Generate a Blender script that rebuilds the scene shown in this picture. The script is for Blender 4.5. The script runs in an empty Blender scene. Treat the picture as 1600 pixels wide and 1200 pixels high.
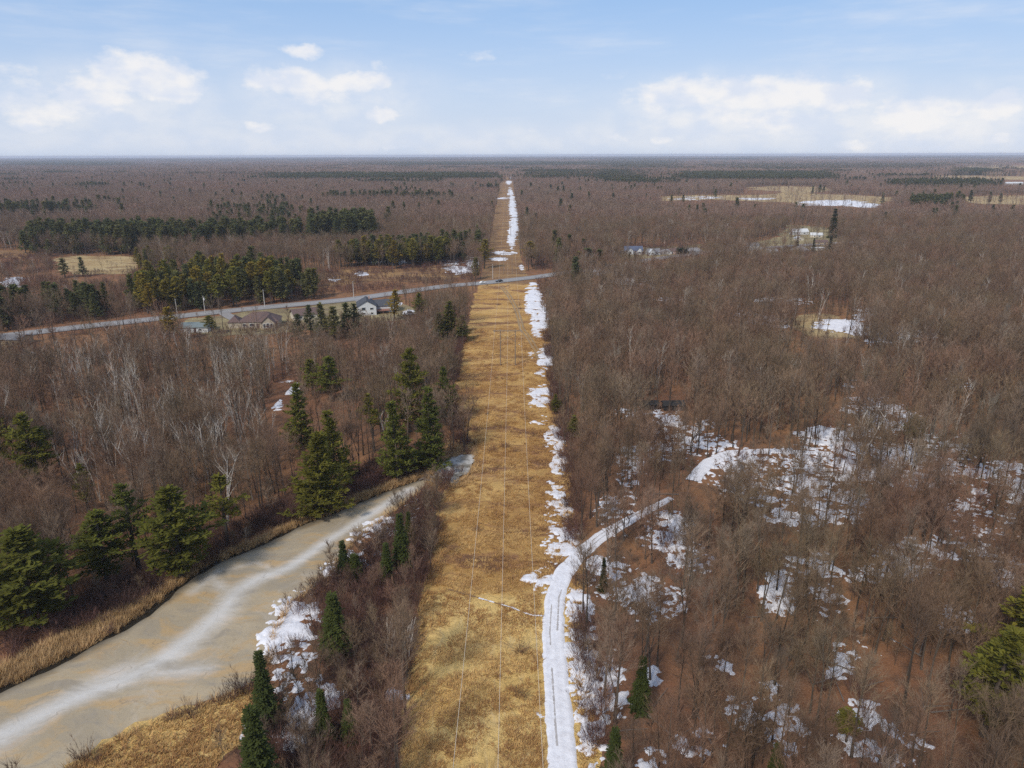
import bpy, math, random
import numpy as np
from mathutils import Matrix, Vector

random.seed(7)
RNG = np.random.default_rng(11)
PI = math.pi
SC = bpy.context.scene
COL = SC.collection

# ------------------------------------------------------------------ camera, world, sun, exposure
CAM_H = 75.0
FPX = 1110.0                       # focal length in pixels of the 1600 px wide photograph
PITCH = math.atan(358.0 / FPX)
ROLL = math.radians(-0.18)
cam_data = bpy.data.cameras.new('camera')
cam = bpy.data.objects.new('camera', cam_data)
COL.objects.link(cam)
cam_data.sensor_width = 36.0
cam_data.lens = 36.0 * FPX / 1600.0
cam_data.clip_start = 0.5
cam_data.clip_end = 90000.0
CAM_M = Matrix.Translation((0, 0, CAM_H)) @ Matrix.Rotation(PI / 2 - PITCH, 4, 'X') @ Matrix.Rotation(ROLL, 4, 'Z')
cam.matrix_world = CAM_M
SC.camera = cam

SC.view_settings.view_transform = 'Standard'
SC.view_settings.look = 'None'
SC.view_settings.exposure = 0.0
SC.view_settings.gamma = 1.0
SC.view_settings.use_curve_mapping = False
SC.render.engine = 'CYCLES'
SC.cycles.max_bounces = 5
SC.cycles.diffuse_bounces = 3
SC.cycles.glossy_bounces = 2
SC.cycles.transmission_bounces = 2
SC.cycles.volume_bounces = 1
SC.cycles.transparent_max_bounces = 4
SC.cycles.use_denoising = False
SC.cycles.sample_clamp_indirect = 4.0

SUN_EL, SUN_AZ = math.radians(42), math.radians(212)    # azimuth clockwise from +Y
sun_data = bpy.data.lights.new('sun', 'SUN')
sun_data.energy = 3.1
sun_data.angle = math.radians(9)
sun_data.color = (1.0, 0.93, 0.82)
sun = bpy.data.objects.new('sun', sun_data)
COL.objects.link(sun)
sdir = Vector((math.sin(SUN_AZ) * math.cos(SUN_EL), math.cos(SUN_AZ) * math.cos(SUN_EL), math.sin(SUN_EL)))
sun.rotation_euler = sdir.to_track_quat('Z', 'Y').to_euler()
sun.location = (0, 0, 300)


def rot_cam():
    return np.array(CAM_M.to_3x3())


RC = rot_cam()


def pixdir(px, py):
    v = np.stack([(np.asarray(px, float) - 800) / FPX, (600 - np.asarray(py, float)) / FPX, -np.ones_like(np.asarray(px, float))], -1)
    d = v @ RC.T
    return d / np.linalg.norm(d, axis=-1, keepdims=True)


def G(px, py, z=0.0):
    """ground point seen at a pixel of the 1600x1200 photograph"""
    d = pixdir(px, py)
    t = (z - CAM_H) / d[..., 2]
    return np.stack([d[..., 0] * t, d[..., 1] * t], -1)


def proj(x, y, z):
    p = np.stack([np.asarray(x, float), np.asarray(y, float), np.asarray(z, float) - CAM_H + 0 * np.asarray(x, float)], -1)
    c = p @ RC
    return 800 + FPX * c[..., 0] / -c[..., 2], 600 - FPX * c[..., 1] / -c[..., 2]


# ---- world: Nishita sky, a thin pale veil towards the horizon, cumulus by direction
world = bpy.data.worlds.new('World')
SC.world = world
world.use_nodes = True
wn, wl = world.node_tree.nodes, world.node_tree.links
wn.clear()


class NB:
    """tiny node builder"""
    def __init__(s, tree):
        s.n, s.l = tree.nodes, tree.links

    def put(s, sock, v):
        if hasattr(v, 'links') or isinstance(v, bpy.types.NodeSocket):
            s.l.new(v, sock)
        elif v is not None:
            if isinstance(v, (tuple, list)) and sock.type == 'RGBA' and len(v) == 3:
                v = (*v, 1.0)
            sock.default_value = v

    def math(s, op, a, b=None, c=None, clamp=False):
        n = s.n.new('ShaderNodeMath'); n.operation = op; n.use_clamp = clamp
        for i, v in enumerate((a, b, c)):
            if v is not None: s.put(n.inputs[i], v)
        return n.outputs[0]

    def vmath(s, op, a, b=None):
        n = s.n.new('ShaderNodeVectorMath'); n.operation = op
        s.put(n.inputs[0], a)
        if b is not None: s.put(n.inputs[1], b)
        return n.outputs['Value'] if op in ('LENGTH', 'DOT_PRODUCT', 'DISTANCE') else n.outputs[0]

    def mix(s, f, a, b, mode='MIX'):
        n = s.n.new('ShaderNodeMix'); n.data_type = 'RGBA'; n.blend_type = mode
        s.put(n.inputs[0], f); s.put(n.inputs[6], a); s.put(n.inputs[7], b)
        return n.outputs[2]

    def noise(s, vec, scale, detail=4, rough=0.55, out=0, dist=0.0):
        n = s.n.new('ShaderNodeTexNoise')
        s.put(n.inputs['Vector'], vec); n.inputs['Scale'].default_value = scale
        n.inputs['Detail'].default_value = detail; n.inputs['Roughness'].default_value = rough
        n.inputs['Distortion'].default_value = dist
        return n.outputs[out]

    def maprange(s, v, a, b, c=0.0, d=1.0, smooth=True):
        n = s.n.new('ShaderNodeMapRange'); n.interpolation_type = 'SMOOTHSTEP' if smooth else 'LINEAR'
        s.put(n.inputs[0], v)
        for i, q in enumerate((a, b, c, d)): n.inputs[1 + i].default_value = q
        return n.outputs[0]

    def xyz(s, x, y, z):
        n = s.n.new('ShaderNodeCombineXYZ')
        for i, q in enumerate((x, y, z)): s.put(n.inputs[i], q)
        return n.outputs[0]

    def sep(s, v):
        n = s.n.new('ShaderNodeSeparateXYZ'); s.put(n.inputs[0], v)
        return n.outputs


W = NB(world.node_tree)
tc = wn.new('ShaderNodeTexCoord')
sky = wn.new('ShaderNodeTexSky')
sky.sky_type = 'NISHITA'
sky.sun_disc = False
sky.sun_elevation = SUN_EL
sky.sun_rotation = SUN_AZ
sky.air_density = 1.0
sky.dust_density = 0.6
sky.ozone_density = 1.5
d3 = W.sep(tc.outputs['Generated'])
az = W.math('ARCTAN2', d3[0], d3[1])
el = W.math('ARCSINE', d3[2])
P = W.xyz(az, el, 0.0)
SKY_STR = 0.1
veil_f = W.maprange(el, -0.02, 0.42, 0.9, 0.38)
tone = W.maprange(el, 0.0, 0.24)
veil_c = W.mix(tone, (6.3, 7.2, 8.9), (3.3, 5.6, 9.6))
base = W.mix(veil_f, sky.outputs[0], veil_c)
# wisps and cumulus
wob = W.noise(P, 14.0, 5, 0.6, out=1)
wobv = W.vmath('MULTIPLY', W.vmath('SUBTRACT', wob, (0.5, 0.5, 0.5)), (0.075, 0.030, 0.0))
PD = W.vmath('ADD', P, wobv)
CLOUDS = [  # px x, px y (photo), half width, half height, strength
    (235, 125, 85, 42, 1.0), (150, 150, 80, 40, .8), (285, 155, 35, 12, .7), (60, 170, 80, 40, .7), (20, 120, 60, 30, .5),
    (470, 80, 45, 14, .85), (460, 125, 80, 26, 1.0), (560, 130, 75, 20, .95), (600, 107, 24, 13, .6), (500, 150, 90, 22, .7),
    (590, 178, 50, 14, .85), (410, 195, 45, 11, .6), (500, 165, 30, 9, .5), (450, 210, 25, 9, .4), (745, 87, 40, 13, .5), (835, 202, 36, 9, .55),
    (965, 216, 24, 10, .6), (1028, 214, 28, 11, .65), (625, 232, 28, 8, .55), (760, 236, 90, 6, .3),
    (1190, 150, 150, 38, 1.0), (1080, 150, 130, 34, .85), (1310, 150, 60, 36, .95), (1200, 185, 130, 28, .8), (960, 115, 50, 10, .35),
    (1430, 180, 78, 38, 1.0), (1430, 165, 50, 25, .7), (1565, 165, 55, 26, .95), (1570, 215, 28, 12, .75), (1335, 225, 32, 14, .7), (1500, 195, 60, 28, .6),
    (1750, 170, 90, 30, .9), (1950, 190, 140, 26, .9), (-150, 150, 120, 34, .9), (-420, 180, 130, 25, .9),
]
acc = None
for (cx, cy, rx, ry, st) in CLOUDS:
    dd = pixdir(cx, cy)
    a0, e0 = math.atan2(dd[0], dd[1]), math.asin(dd[2])
    v = W.vmath('MULTIPLY', W.vmath('SUBTRACT', PD, (a0, e0, 0)), (FPX / rx / 1.05, FPX / ry / 1.05, 0))
    m = W.maprange(W.vmath('LENGTH', v), 1.25, 0.15, 0.0, st)
    acc = m if acc is None else W.math('MAXIMUM', acc, m)
soft = None
for (cx, cy, rx, ry, st) in [(190, 160, 170, 60, .5), (520, 150, 170, 60, .5), (1190, 175, 260, 62, .75), (1460, 195, 170, 60, .7), (1700, 190, 200, 60, .6), (800, 215, 1500, 26, .35)]:
    dd = pixdir(cx, cy)
    v = W.vmath('MULTIPLY', W.vmath('SUBTRACT', PD, (math.atan2(dd[0], dd[1]), math.asin(dd[2]), 0)), (FPX / rx, FPX / ry, 0))
    m = W.maprange(W.vmath('LENGTH', v), 1.2, 0.2, 0.0, st)
    soft = m if soft is None else W.math('MAXIMUM', soft, m)
fine = W.noise(W.vmath('MULTIPLY', P, (1.0, 2.0, 1.0)), 26.0, 8, 0.62)
rest = W.noise(W.vmath('MULTIPLY', W.xyz(az, el, 3.3), (1.0, 3.2, 1.0)), 2.6, 8, 0.6)   # the rest of the sky
beyond = W.math('MULTIPLY', W.maprange(rest, 0.46, 0.66), W.maprange(el, 0.20, 0.36, 0.0, 0.85))
dens = W.math('ADD', acc, W.math('MULTIPLY', W.math('SUBTRACT', fine, 0.5), 1.15))
dens = W.maprange(dens, 0.22, 0.88, 0.0, 0.88)
dens = W.math('MULTIPLY', dens, W.maprange(acc, 0.02, 0.3))
streak = W.noise(W.vmath('MULTIPLY', P, (1.0, 7.0, 1.0)), 3.0, 6, 0.6)
wisp = W.maprange(streak, 0.45, 0.8, 0.0, 0.40)
allc = W.math('MAXIMUM', W.math('MAXIMUM', dens, beyond), wisp)
allc = W.math('MAXIMUM', allc, W.math('MULTIPLY', soft, W.maprange(fine, 0.15, 0.65, 0.45, 1.0)))
shade = W.noise(W.vmath('ADD', W.vmath('MULTIPLY', P, (1.0, 1.7, 1.0)), (0.0, 0.02, 0)), 19.0, 5, 0.5)
cl_c = W.mix(W.maprange(shade, 0.36, 0.60), (7.4, 7.9, 9.0), (9.4, 9.2, 9.1))
final = W.mix(allc, base, cl_c)
bg = wn.new('ShaderNodeBackground')
wl.new(final, bg.inputs[0])
bg.inputs[1].default_value = SKY_STR
wo = wn.new('ShaderNodeOutputWorld')
wl.new(bg.outputs[0], wo.inputs[0])


# ------------------------------------------------------------------ materials
def new_mat(name):
    m = bpy.data.materials.new(name); m.use_nodes = True
    m.node_tree.nodes.clear()
    return m, NB(m.node_tree)


def finish(m, b, color, rough=0.9, bump=None, bump_d=0.1, spec=0.2, trans=None, metal=0.0):
    p = b.n.new('ShaderNodeBsdfPrincipled')
    b.put(p.inputs['Base Color'], color)
    b.put(p.inputs['Roughness'], rough)
    p.inputs['Specular IOR Level'].default_value = spec
    p.inputs['Metallic'].default_value = metal
    if bump is not None:
        bn = b.n.new('ShaderNodeBump'); bn.inputs['Distance'].default_value = bump_d
        b.put(bn.inputs['Height'], bump)
        b.l.new(bn.outputs[0], p.inputs['Normal'])
    out = b.n.new('ShaderNodeOutputMaterial')
    surf = p.outputs[0]
    if trans:
        t = b.n.new('ShaderNodeBsdfTranslucent'); b.put(t.inputs[0], color)
        mx = b.n.new('ShaderNodeMixShader'); mx.inputs[0].default_value = trans
        b.l.new(surf, mx.inputs[1]); b.l.new(t.outputs[0], mx.inputs[2]); surf = mx.outputs[0]
    b.l.new(surf, out.inputs[0])
    return m


def plain(name, c, rough=0.8, spec=0.3, var=0.12, scale=3.0, metal=0.0):
    m, b = new_mat(name)
    g = b.n.new('ShaderNodeNewGeometry')
    n = b.noise(g.outputs['Position'], scale, 4)
    lo = tuple(x * (1 - var * 2) for x in c); hi = tuple(min(1, x * (1 + var)) for x in c)
    return finish(m, b, b.mix(n, lo, hi), rough, spec=spec, metal=metal)


def bark(name, cols, rough=0.95, patch=0.03, trans=None, lo=.52):
    """tree colour: varies from tree to tree and from stand to stand (by the tree's place)"""
    m, b = new_mat(name)
    oi = b.n.new('ShaderNodeObjectInfo')
    n = b.noise(oi.outputs['Location'], patch, 3, 0.6)
    c = b.mix(b.maprange(n, 0.36, 0.64), cols[0], cols[1])
    c = b.mix(b.maprange(oi.outputs['Random'], 0.45, 1.0, 0.0, 0.9, False), c, cols[2])
    dark = b.noise(oi.outputs['Location'], 2.7, 1)          # darker and paler single trees
    c = b.mix(1.0, c, b.mix(b.maprange(dark, 0.30, 0.70), (lo, lo * .97, lo * .95), (1.34, 1.32, 1.28)), 'MULTIPLY')
    clump = b.noise(oi.outputs['Location'], patch * 3.2, 2)  # stands of one species
    c = b.mix(b.maprange(clump, 0.52, 0.68, 0, 0.55 if lo < .7 else 0.0), c, (cols[1][0] * .62, cols[1][1] * .66, cols[1][2] * .66))
    g = b.n.new('ShaderNodeNewGeometry')
    fn = b.noise(g.outputs['Position'], 1.3, 3)
    c = b.mix(b.maprange(fn, 0.3, 0.7, 0.0, 0.35), c, tuple(x * 0.5 for x in cols[0]))
    return finish(m, b, c, rough, spec=0.1, trans=trans)


M = {}
M['bark'] = bark('bare tree bark', [(.095, .074, .060), (.080, .068, .053), (.15, .125, .105)])
M['twig'] = bark('bare twigs', [(.255, .150, .104), (.205, .155, .096), (.235, .185, .142)])
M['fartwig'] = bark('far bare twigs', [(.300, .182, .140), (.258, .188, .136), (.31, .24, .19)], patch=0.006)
M['shrub'] = bark('shrub stems', [(.165, .085, .072), (.130, .082, .068), (.20, .12, .095)])
M['pale_twig'] = bark('pale aspen twigs', [(.33, .28, .23), (.30, .26, .20), (.38, .33, .28)])
M['pine'] = bark('pine needles', [(.135, .142, .026), (.185, .160, .026), (.098, .116, .026)], trans=0.3, patch=0.05, lo=.95)
M['yellow_pine'] = bark('yellowish pine needles', [(.20, .185, .034), (.30, .21, .036), (.15, .155, .034)], trans=0.3, patch=0.05, lo=.95)
M['spruce'] = bark('spruce needles', [(.056, .073, .020), (.074, .084, .020), (.042, .058, .020)], trans=0.2, lo=.95)
M['dark_pine'] = bark('dark plantation needles', [(.120, .132, .050), (.165, .150, .050), (.092, .108, .048)], trans=0.3, lo=.95)


def birch_mat():
    m, b = new_mat('birch bark')
    g = b.n.new('ShaderNodeNewGeometry')
    s = b.vmath('MULTIPLY', g.outputs['Position'], (1.5, 1.5, 5.0))
    n = b.noise(s, 1.2, 3)
    return finish(m, b, b.mix(b.maprange(n, 0.52, 0.66), (.58, .53, .47), (.20, .17, .15)), 0.8)


M['birch'] = birch_mat()


def litter_mat():
    m, b = new_mat('leaf litter')
    g = b.n.new('ShaderNodeNewGeometry'); p = g.outputs['Position']
    big = b.noise(p, 0.022, 4, 0.6); mid = b.noise(p, 0.22, 5, 0.65); fin = b.noise(p, 2.6, 6, 0.75)
    c = b.mix(b.maprange(big, 0.38, 0.62), (.225, .105, .060), (.275, .140, .068))
    c = b.mix(b.maprange(mid, 0.42, 0.68, 0, 0.8), c, (.105, .066, .048))
    c = b.mix(b.maprange(fin, 0.45, 0.75, 0, 0.75), c, (.34, .19, .10))
    c = b.mix(b.maprange(fin, 0.45, 0.25, 0, 0.7), c, (.065, .045, .038))
    h = b.math('ADD', b.math('MULTIPLY', fin, 0.5), mid)
    return finish(m, b, c, 0.95, bump=h, bump_d=0.35, spec=0.05)


def grass_mat(name, light, mid_c, dark, rust, mown=False):
    m, b = new_mat(name)
    g = b.n.new('ShaderNodeNewGeometry'); p = g.outputs['Position']
    w = b.noise(p, 0.15, 2, out=1)
    pw = b.vmath('ADD', p, b.vmath('MULTIPLY', b.vmath('SUBTRACT', w, (.5, .5, .5)), (6, 6, 0)))
    big = b.noise(b.vmath('MULTIPLY', pw, (0.6, 1.0, 1.0)), 0.055, 4, 0.6)
    band = b.noise(b.vmath('MULTIPLY', pw, (0.35, 1.0, 1.0)), 0.13, 6, 0.7)
    fin = b.noise(b.vmath('MULTIPLY', pw, (1.0, 0.8, 1.0)), 1.1, 8, 0.75, dist=0.9)
    c = b.mix(b.maprange(big, 0.40, 0.58), light, mid_c)
    c = b.mix(b.maprange(band, 0.47, 0.60, 0, 0.9), c, rust)
    c = b.mix(b.maprange(band, 0.55, 0.64, 0, 0.85), c, dark)
    if mown:   # the rough, unmown part begins beyond the ditch
        y = b.sep(p)[1]
        far = b.maprange(b.math('ADD', y, b.math('MULTIPLY', big, 14.0)), 113, 121)
        straw = b.mix(b.maprange(big, 0.40, 0.6), (.80, .55, .21), (.72, .47, .165))
        straw = b.mix(b.maprange(band, 0.52, 0.68, 0, 0.7), straw, (.36, .225, .11))
        lines = b.noise(b.vmath('MULTIPLY', pw, (1.6, 0.10, 1.0)), 1.0, 3, 0.6)
        straw = b.mix(b.maprange(lines, 0.5, 0.68, 0, 0.4), straw, (.70, .53, .29))
        c = b.mix(far, straw, c)
    c = b.mix(b.maprange(fin, 0.52, 0.70, 0, 0.7), c, dark)
    c = b.mix(b.maprange(fin, 0.46, 0.30, 0, 0.6), c, tuple(min(1, x * 1.2) for x in light))
    return finish(m, b, c, 0.95, bump=fin, bump_d=0.6, spec=0.05)


M['litter'] = litter_mat()
M['grass'] = grass_mat('dry straw grass', (.61, .385, .145), (.49, .28, .095), (.18, .095, .055), (.31, .155, .078), mown=True)
M['field'] = grass_mat('dry field grass', (.50, .385, .21), (.43, .31, .155), (.27, .18, .095), (.30, .19, .10))
M['lawn'] = grass_mat('faded lawn grass', (.36, .30, .17), (.30, .24, .13), (.18, .14, .09), (.25, .19, .11))
M['brown_grass'] = grass_mat('rusty clearing grass', (.36, .22, .10), (.27, .155, .08), (.15, .09, .06), (.20, .115, .07))


def tuft_mat(name, a, c, d):
    m, b = new_mat(name)
    oi = b.n.new('ShaderNodeObjectInfo')
    n = b.noise(oi.outputs['Location'], 0.09, 4, 0.65)
    k = b.mix(b.maprange(n, 0.42, 0.56), a, c)
    k = b.mix(b.maprange(oi.outputs['Random'], 0.5, 1.0, 0, 0.8, False), k, d)
    return finish(m, b, k, 0.95, spec=0.05, trans=0.15)


M['tuft'] = tuft_mat('straw tufts', (.62, .405, .165), (.42, .235, .090), (.25, .13, .07))
M['reed'] = tuft_mat('reed tufts', (.66, .45, .23), (.50, .33, .16), (.36, .23, .12))


def snow_mat():
    m, b = new_mat('old snow')
    g = b.n.new('ShaderNodeNewGeometry'); p = g.outputs['Position']
    n = b.noise(p, 0.8, 6, 0.7); f = b.noise(p, 4.0, 4, 0.7)
    c = b.mix(b.maprange(n, 0.35, 0.7), (.80, .80, .84), (.68, .67, .70))
    c = b.mix(b.maprange(f, 0.62, 0.78, 0, 0.5), c, (.40, .33, .28))
    return finish(m, b, c, 0.7, bump=n, bump_d=0.15, spec=0.3)


M['snow'] = snow_mat()


def ice_mat():
    m, b = new_mat('creek ice')
    g = b.n.new('ShaderNodeNewGeometry'); p = g.outputs['Position']
    at = b.n.new('ShaderNodeAttribute'); at.attribute_name = 'streak'
    ed = b.n.new('ShaderNodeAttribute'); ed.attribute_name = 'edge'
    w = b.noise(p, 0.06, 3, out=1)
    pw = b.vmath('ADD', p, b.vmath('MULTIPLY', b.vmath('SUBTRACT', w, (.5, .5, .5)), (14, 14, 0)))
    pr = b.n.new('ShaderNodeMapping'); pr.inputs['Rotation'].default_value = (0, 0, -0.75); pr.inputs['Scale'].default_value = (0.42, 1.25, 1.0)
    b.l.new(pw, pr.inputs['Vector']); pr = pr.outputs[0]
    big = b.noise(pr, 0.08, 5, 0.6); mid = b.noise(pr, 0.24, 6, 0.65); fin = b.noise(p, 1.2, 6, 0.75)
    c = b.mix(b.maprange(big, 0.36, 0.62), (.45, .36, .235), (.34, .28, .195))
    c = b.mix(b.maprange(mid, 0.48, 0.62, 0, 0.85), c, (.47, .315, .15))
    stn = b.noise(pr, 0.11, 4, 0.6, dist=1.5)
    c = b.mix(b.maprange(stn, 0.60, 0.74, 0, 0.5), c, (.42, .25, .115))
    c = b.mix(b.maprange(mid, 0.46, 0.34, 0, 0.8), c, (.31, .265, .205))
    sm_ = b.noise(b.vmath('MULTIPLY', pw, (1.0, 0.5, 1.0)), 0.16, 6, 0.7, dist=1.2)
    c = b.mix(b.maprange(sm_, 0.52, 0.70, 0, 0.45), c, (.50, .44, .37))
    c = b.mix(b.maprange(fin, 0.50, 0.72, 0, 0.4), c, (.22, .19, .15))
    s = b.math('ADD', at.outputs['Fac'], b.math('MULTIPLY', b.math('SUBTRACT', mid, 0.5), 1.0))
    s = b.math('ADD', s, b.math('MULTIPLY', b.math('SUBTRACT', fin, 0.5), 0.5))
    c = b.mix(b.maprange(s, 0.10, 1.15, 0, 0.9), c, (.62, .60, .57))
    vo = b.n.new('ShaderNodeTexVoronoi'); vo.feature = 'DISTANCE_TO_EDGE'; vo.inputs['Scale'].default_value = 0.085
    b.l.new(b.vmath('ADD', pw, b.vmath('MULTIPLY', b.noise(p, 0.5, 4, out=1), (3, 3, 0))), vo.inputs['Vector'])
    crack = b.math('MULTIPLY', b.maprange(vo.outputs['Distance'], 0.012, 0.0), b.maprange(mid, 0.45, 0.6, 0.0, 0.5))
    c = b.mix(crack, c, (.20, .17, .13))
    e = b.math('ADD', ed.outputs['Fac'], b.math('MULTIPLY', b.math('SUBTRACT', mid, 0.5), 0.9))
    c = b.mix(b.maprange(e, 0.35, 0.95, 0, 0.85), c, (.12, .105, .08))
    return finish(m, b, c, 0.55, bump=fin, bump_d=0.05, spec=0.35)


M['ice'] = ice_mat()


def grey_ice():
    m, b = new_mat('grey pond ice')
    g = b.n.new('ShaderNodeNewGeometry'); p = g.outputs['Position']
    n = b.noise(p, 0.35, 6, 0.65)
    return finish(m, b, b.mix(b.maprange(n, 0.35, 0.65), (.50, .48, .45), (.15, .135, .11)), 0.75, spec=0.15)


M['pond'] = grey_ice()
M['water'] = plain('dark creek water', (.022, .020, .016), 0.12, 0.5)
M['asphalt'] = plain('worn pale asphalt', (.30, .29, .29), 0.9, 0.2, 0.1, 0.4)
M['gravel'] = plain('gravel drive', (.30, .28, .27), 0.95, 0.1, 0.15, 0.8)
M['paint'] = plain('road paint', (.75, .73, .66), 0.7)
M['mud'] = plain('thawed mud', (.50, .47, .46), 0.9, 0.2, 0.25, 1.0)
M['rut'] = plain('ditch mud', (.25, .155, .085), 0.95, 0.1, 0.25, 1.5)
M['dirt'] = plain('dirt path', (.36, .25, .14), 0.95, 0.1, 0.2, 0.7)
M['white_wall'] = plain('white siding', (.60, .62, .64), 0.7)
M['cream'] = plain('cream siding', (.62, .56, .46), 0.7)
M['tan_wall'] = plain('tan boards', (.46, .36, .23), 0.8)
M['stone_wall'] = plain('tan stone', (.44, .38, .30), 0.9, 0.2, 0.25, 2.0)
M['pink_wall'] = plain('pinkish brick', (.42, .29, .25), 0.9)
M['dark_roof'] = plain('charcoal shingles', (.085, .09, .105), 0.9, 0.2, 0.2, 2.0)
M['brown_roof'] = plain('brown shingles', (.155, .105, .095), 0.9, 0.2, 0.2, 2.0)
M['blue_roof'] = plain('slate blue shingles', (.105, .125, .19), 0.9, 0.2, 0.2, 2.0)
M['grey_roof'] = plain('grey shingles', (.25, .24, .245), 0.9, 0.2, 0.2, 2.0)
M['teal_roof'] = plain('grey green sheet roof', (.18, .215, .215), 0.6)
M['pale_roof'] = plain('pale metal roof', (.62, .63, .64), 0.5)
M['black_board'] = plain('black tarred boards', (.030, .028, .028), 0.9)
M['red_deck'] = plain('red brown deck', (.30, .14, .09), 0.8)
M['glass'] = plain('window glass', (.05, .06, .07), 0.1, 0.6, 0.05)
M['trim'] = plain('white trim', (.78, .78, .77), 0.6)
M['pole'] = plain('weathered pole', (.27, .215, .165), 0.9, 0.1, 0.2, 2.0)
M['grey_pole'] = plain('pale grey pole', (.50, .47, .43), 0.8)
M['wire'] = plain('weathered aluminium wire', (.74, .64, .50), 0.6, 0.3, 0.03)
M['porcelain'] = plain('insulator', (.40, .40, .42), 0.3)
M['black_paint'] = plain('black car paint', (.02, .02, .024), 0.25, 0.5, 0.05)
M['white_paint'] = plain('white car paint', (.75, .75, .75), 0.3, 0.5, 0.05)
M['rubber'] = plain('tyre rubber', (.025, .025, .025), 0.9)
M['log'] = plain('pale barkless log', (.52, .45, .38), 0.85, 0.2, 0.2, 1.5)
M['old_log'] = plain('grey fallen log', (.19, .16, .14), 0.9, 0.1, 0.2, 1.5)
M['litter_rust'] = plain('rust leaves', (.30, .12, .05), 0.95)
M['hedge'] = plain('clipped hedge', (.02, .032, .016), 0.95)


# ------------------------------------------------------------------ mesh helpers
def mesh_from(name, V, F, mat, smooth=False):
    me = bpy.data.meshes.new(name)
    me.from_pydata([tuple(v) for v in V], [], [tuple(int(i) for i in f) for f in F])
    mats = mat if isinstance(mat, (list, tuple)) else [mat]
    for q in mats: me.materials.append(q)
    if smooth: me.polygons.foreach_set('use_smooth', [True] * len(me.polygons))
    me.update()
    return me


class MB:
    def __init__(s): s.V, s.F = [], []

    def add(s, V, F):
        o = len(s.V); s.V += [tuple(v) for v in V]; s.F += [tuple(i + o for i in f) for f in F]
        return s

    def box(s, x0, x1, y0, y1, z0, z1):
        V = [(x, y, z) for z in (z0, z1) for y in (y0, y1) for x in (x0, x1)]
        return s.add(V, [(0, 2, 3, 1), (4, 5, 7, 6), (0, 1, 5, 4), (2, 6, 7, 3), (0, 4, 6, 2), (1, 3, 7, 5)])

    def tube(s, pts, rad, n=5, cap=True):
        pts = [Vector(p) for p in pts]; k = len(pts); V = []
        for i, p in enumerate(pts):
            d = (pts[min(i + 1, k - 1)] - pts[max(i - 1, 0)]).normalized()
            a = d.orthogonal().normalized() if abs(d.z) > 0.95 else d.cross(Vector((0, 0, 1))).normalized()
            b = d.cross(a)
            for j in range(n):
                t = 2 * PI * j / n
                V.append(p + (a * math.cos(t) + b * math.sin(t)) * rad[i])
        F = [(i * n + j, i * n + (j + 1) % n, (i + 1) * n + (j + 1) % n, (i + 1) * n + j) for i in range(k - 1) for j in range(n)]
        if cap: F += [tuple(range(n))[::-1], tuple(range((k - 1) * n, k * n))]
        return s.add(V, F)

    def blade(s, a, b, w, side):
        a, b, side = Vector(a), Vector(b), Vector(side)
        return s.add([a - side * w, a + side * w, b], [(0, 1, 2)])

    def mesh(s, name, mat, smooth=False): return mesh_from(name, s.V, s.F, mat, smooth)


def link(name, me, parent=None, loc=None):
    o = bpy.data.objects.new(name, me); COL.objects.link(o)
    if parent is not None: o.parent = parent
    if loc is not None: o.location = loc
    return o


def tag(o, label=None, cat=None, group=None, kind=None):
    for k, v in (('label', label), ('category', cat), ('group', group), ('kind', kind)):
        if v: o[k] = v
    return o


def thing(name, label, cat, loc=(0, 0, 0), rz=0.0, group=None, scale=None):
    o = bpy.data.objects.new(name, None); COL.objects.link(o)
    o.empty_display_size = 0.5
    o.location = loc; o.rotation_euler = (0, 0, rz)
    if scale is not None: o.scale = scale
    return tag(o, label, cat, group)


# value noise
def _h(ix, iy, seed):
    n = (ix.astype(np.int64) * 374761393 + iy.astype(np.int64) * 668265263 + seed * 974634777) & 0x7fffffff
    n = ((n ^ (n >> 13)) * 1274126177) & 0x7fffffff
    return ((n ^ (n >> 16)) & 0xffff) / 65535.0


def vnoise(x, y, seed=0):
    ix, iy = np.floor(x), np.floor(y); fx, fy = x - ix, y - iy
    fx, fy = fx * fx * (3 - 2 * fx), fy * fy * (3 - 2 * fy)
    a, b, c, d = _h(ix, iy, seed), _h(ix + 1, iy, seed), _h(ix, iy + 1, seed), _h(ix + 1, iy + 1, seed)
    return (a * (1 - fx) + b * fx) * (1 - fy) + (c * (1 - fx) + d * fx) * fy


def fbm(x, y, octv=4, seed=0, gain=0.55):
    x, y = np.asarray(x, float), np.asarray(y, float)
    s, a, t = 0, 1.0, 0
    for i in range(octv):
        s = s + a * vnoise(x * 2 ** i + 17.3 * i, y * 2 ** i - 9.1 * i, seed + i); t += a; a *= gain
    return s / t


def inpoly(px, py, poly):
    px, py = np.asarray(px, float), np.asarray(py, float)
    r = np.zeros(px.shape, bool); n = len(poly)
    for i in range(n):
        x0, y0 = poly[i]; x1, y1 = poly[(i + 1) % n]
        if y0 == y1: continue
        c = ((y0 > py) != (y1 > py)) & (px < (x1 - x0) * (py - y0) / (y1 - y0) + x0)
        r ^= c
    return r


def polydist(x, y, pts):
    """distance to a polyline in world metres"""
    x, y = np.asarray(x, float), np.asarray(y, float)
    best = np.full(x.shape, 1e9)
    for (ax, ay), (bx, by) in zip(pts[:-1], pts[1:]):
        dx, dy = bx - ax, by - ay; L = dx * dx + dy * dy + 1e-9
        t = np.clip(((x - ax) * dx + (y - ay) * dy) / L, 0, 1)
        best = np.minimum(best, np.hypot(x - ax - t * dx, y - ay - t * dy))
    return best


def Gs(lst, z=0.0):
    a = np.array(lst, float)
    return G(a[:, 0], a[:, 1], z)


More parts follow.
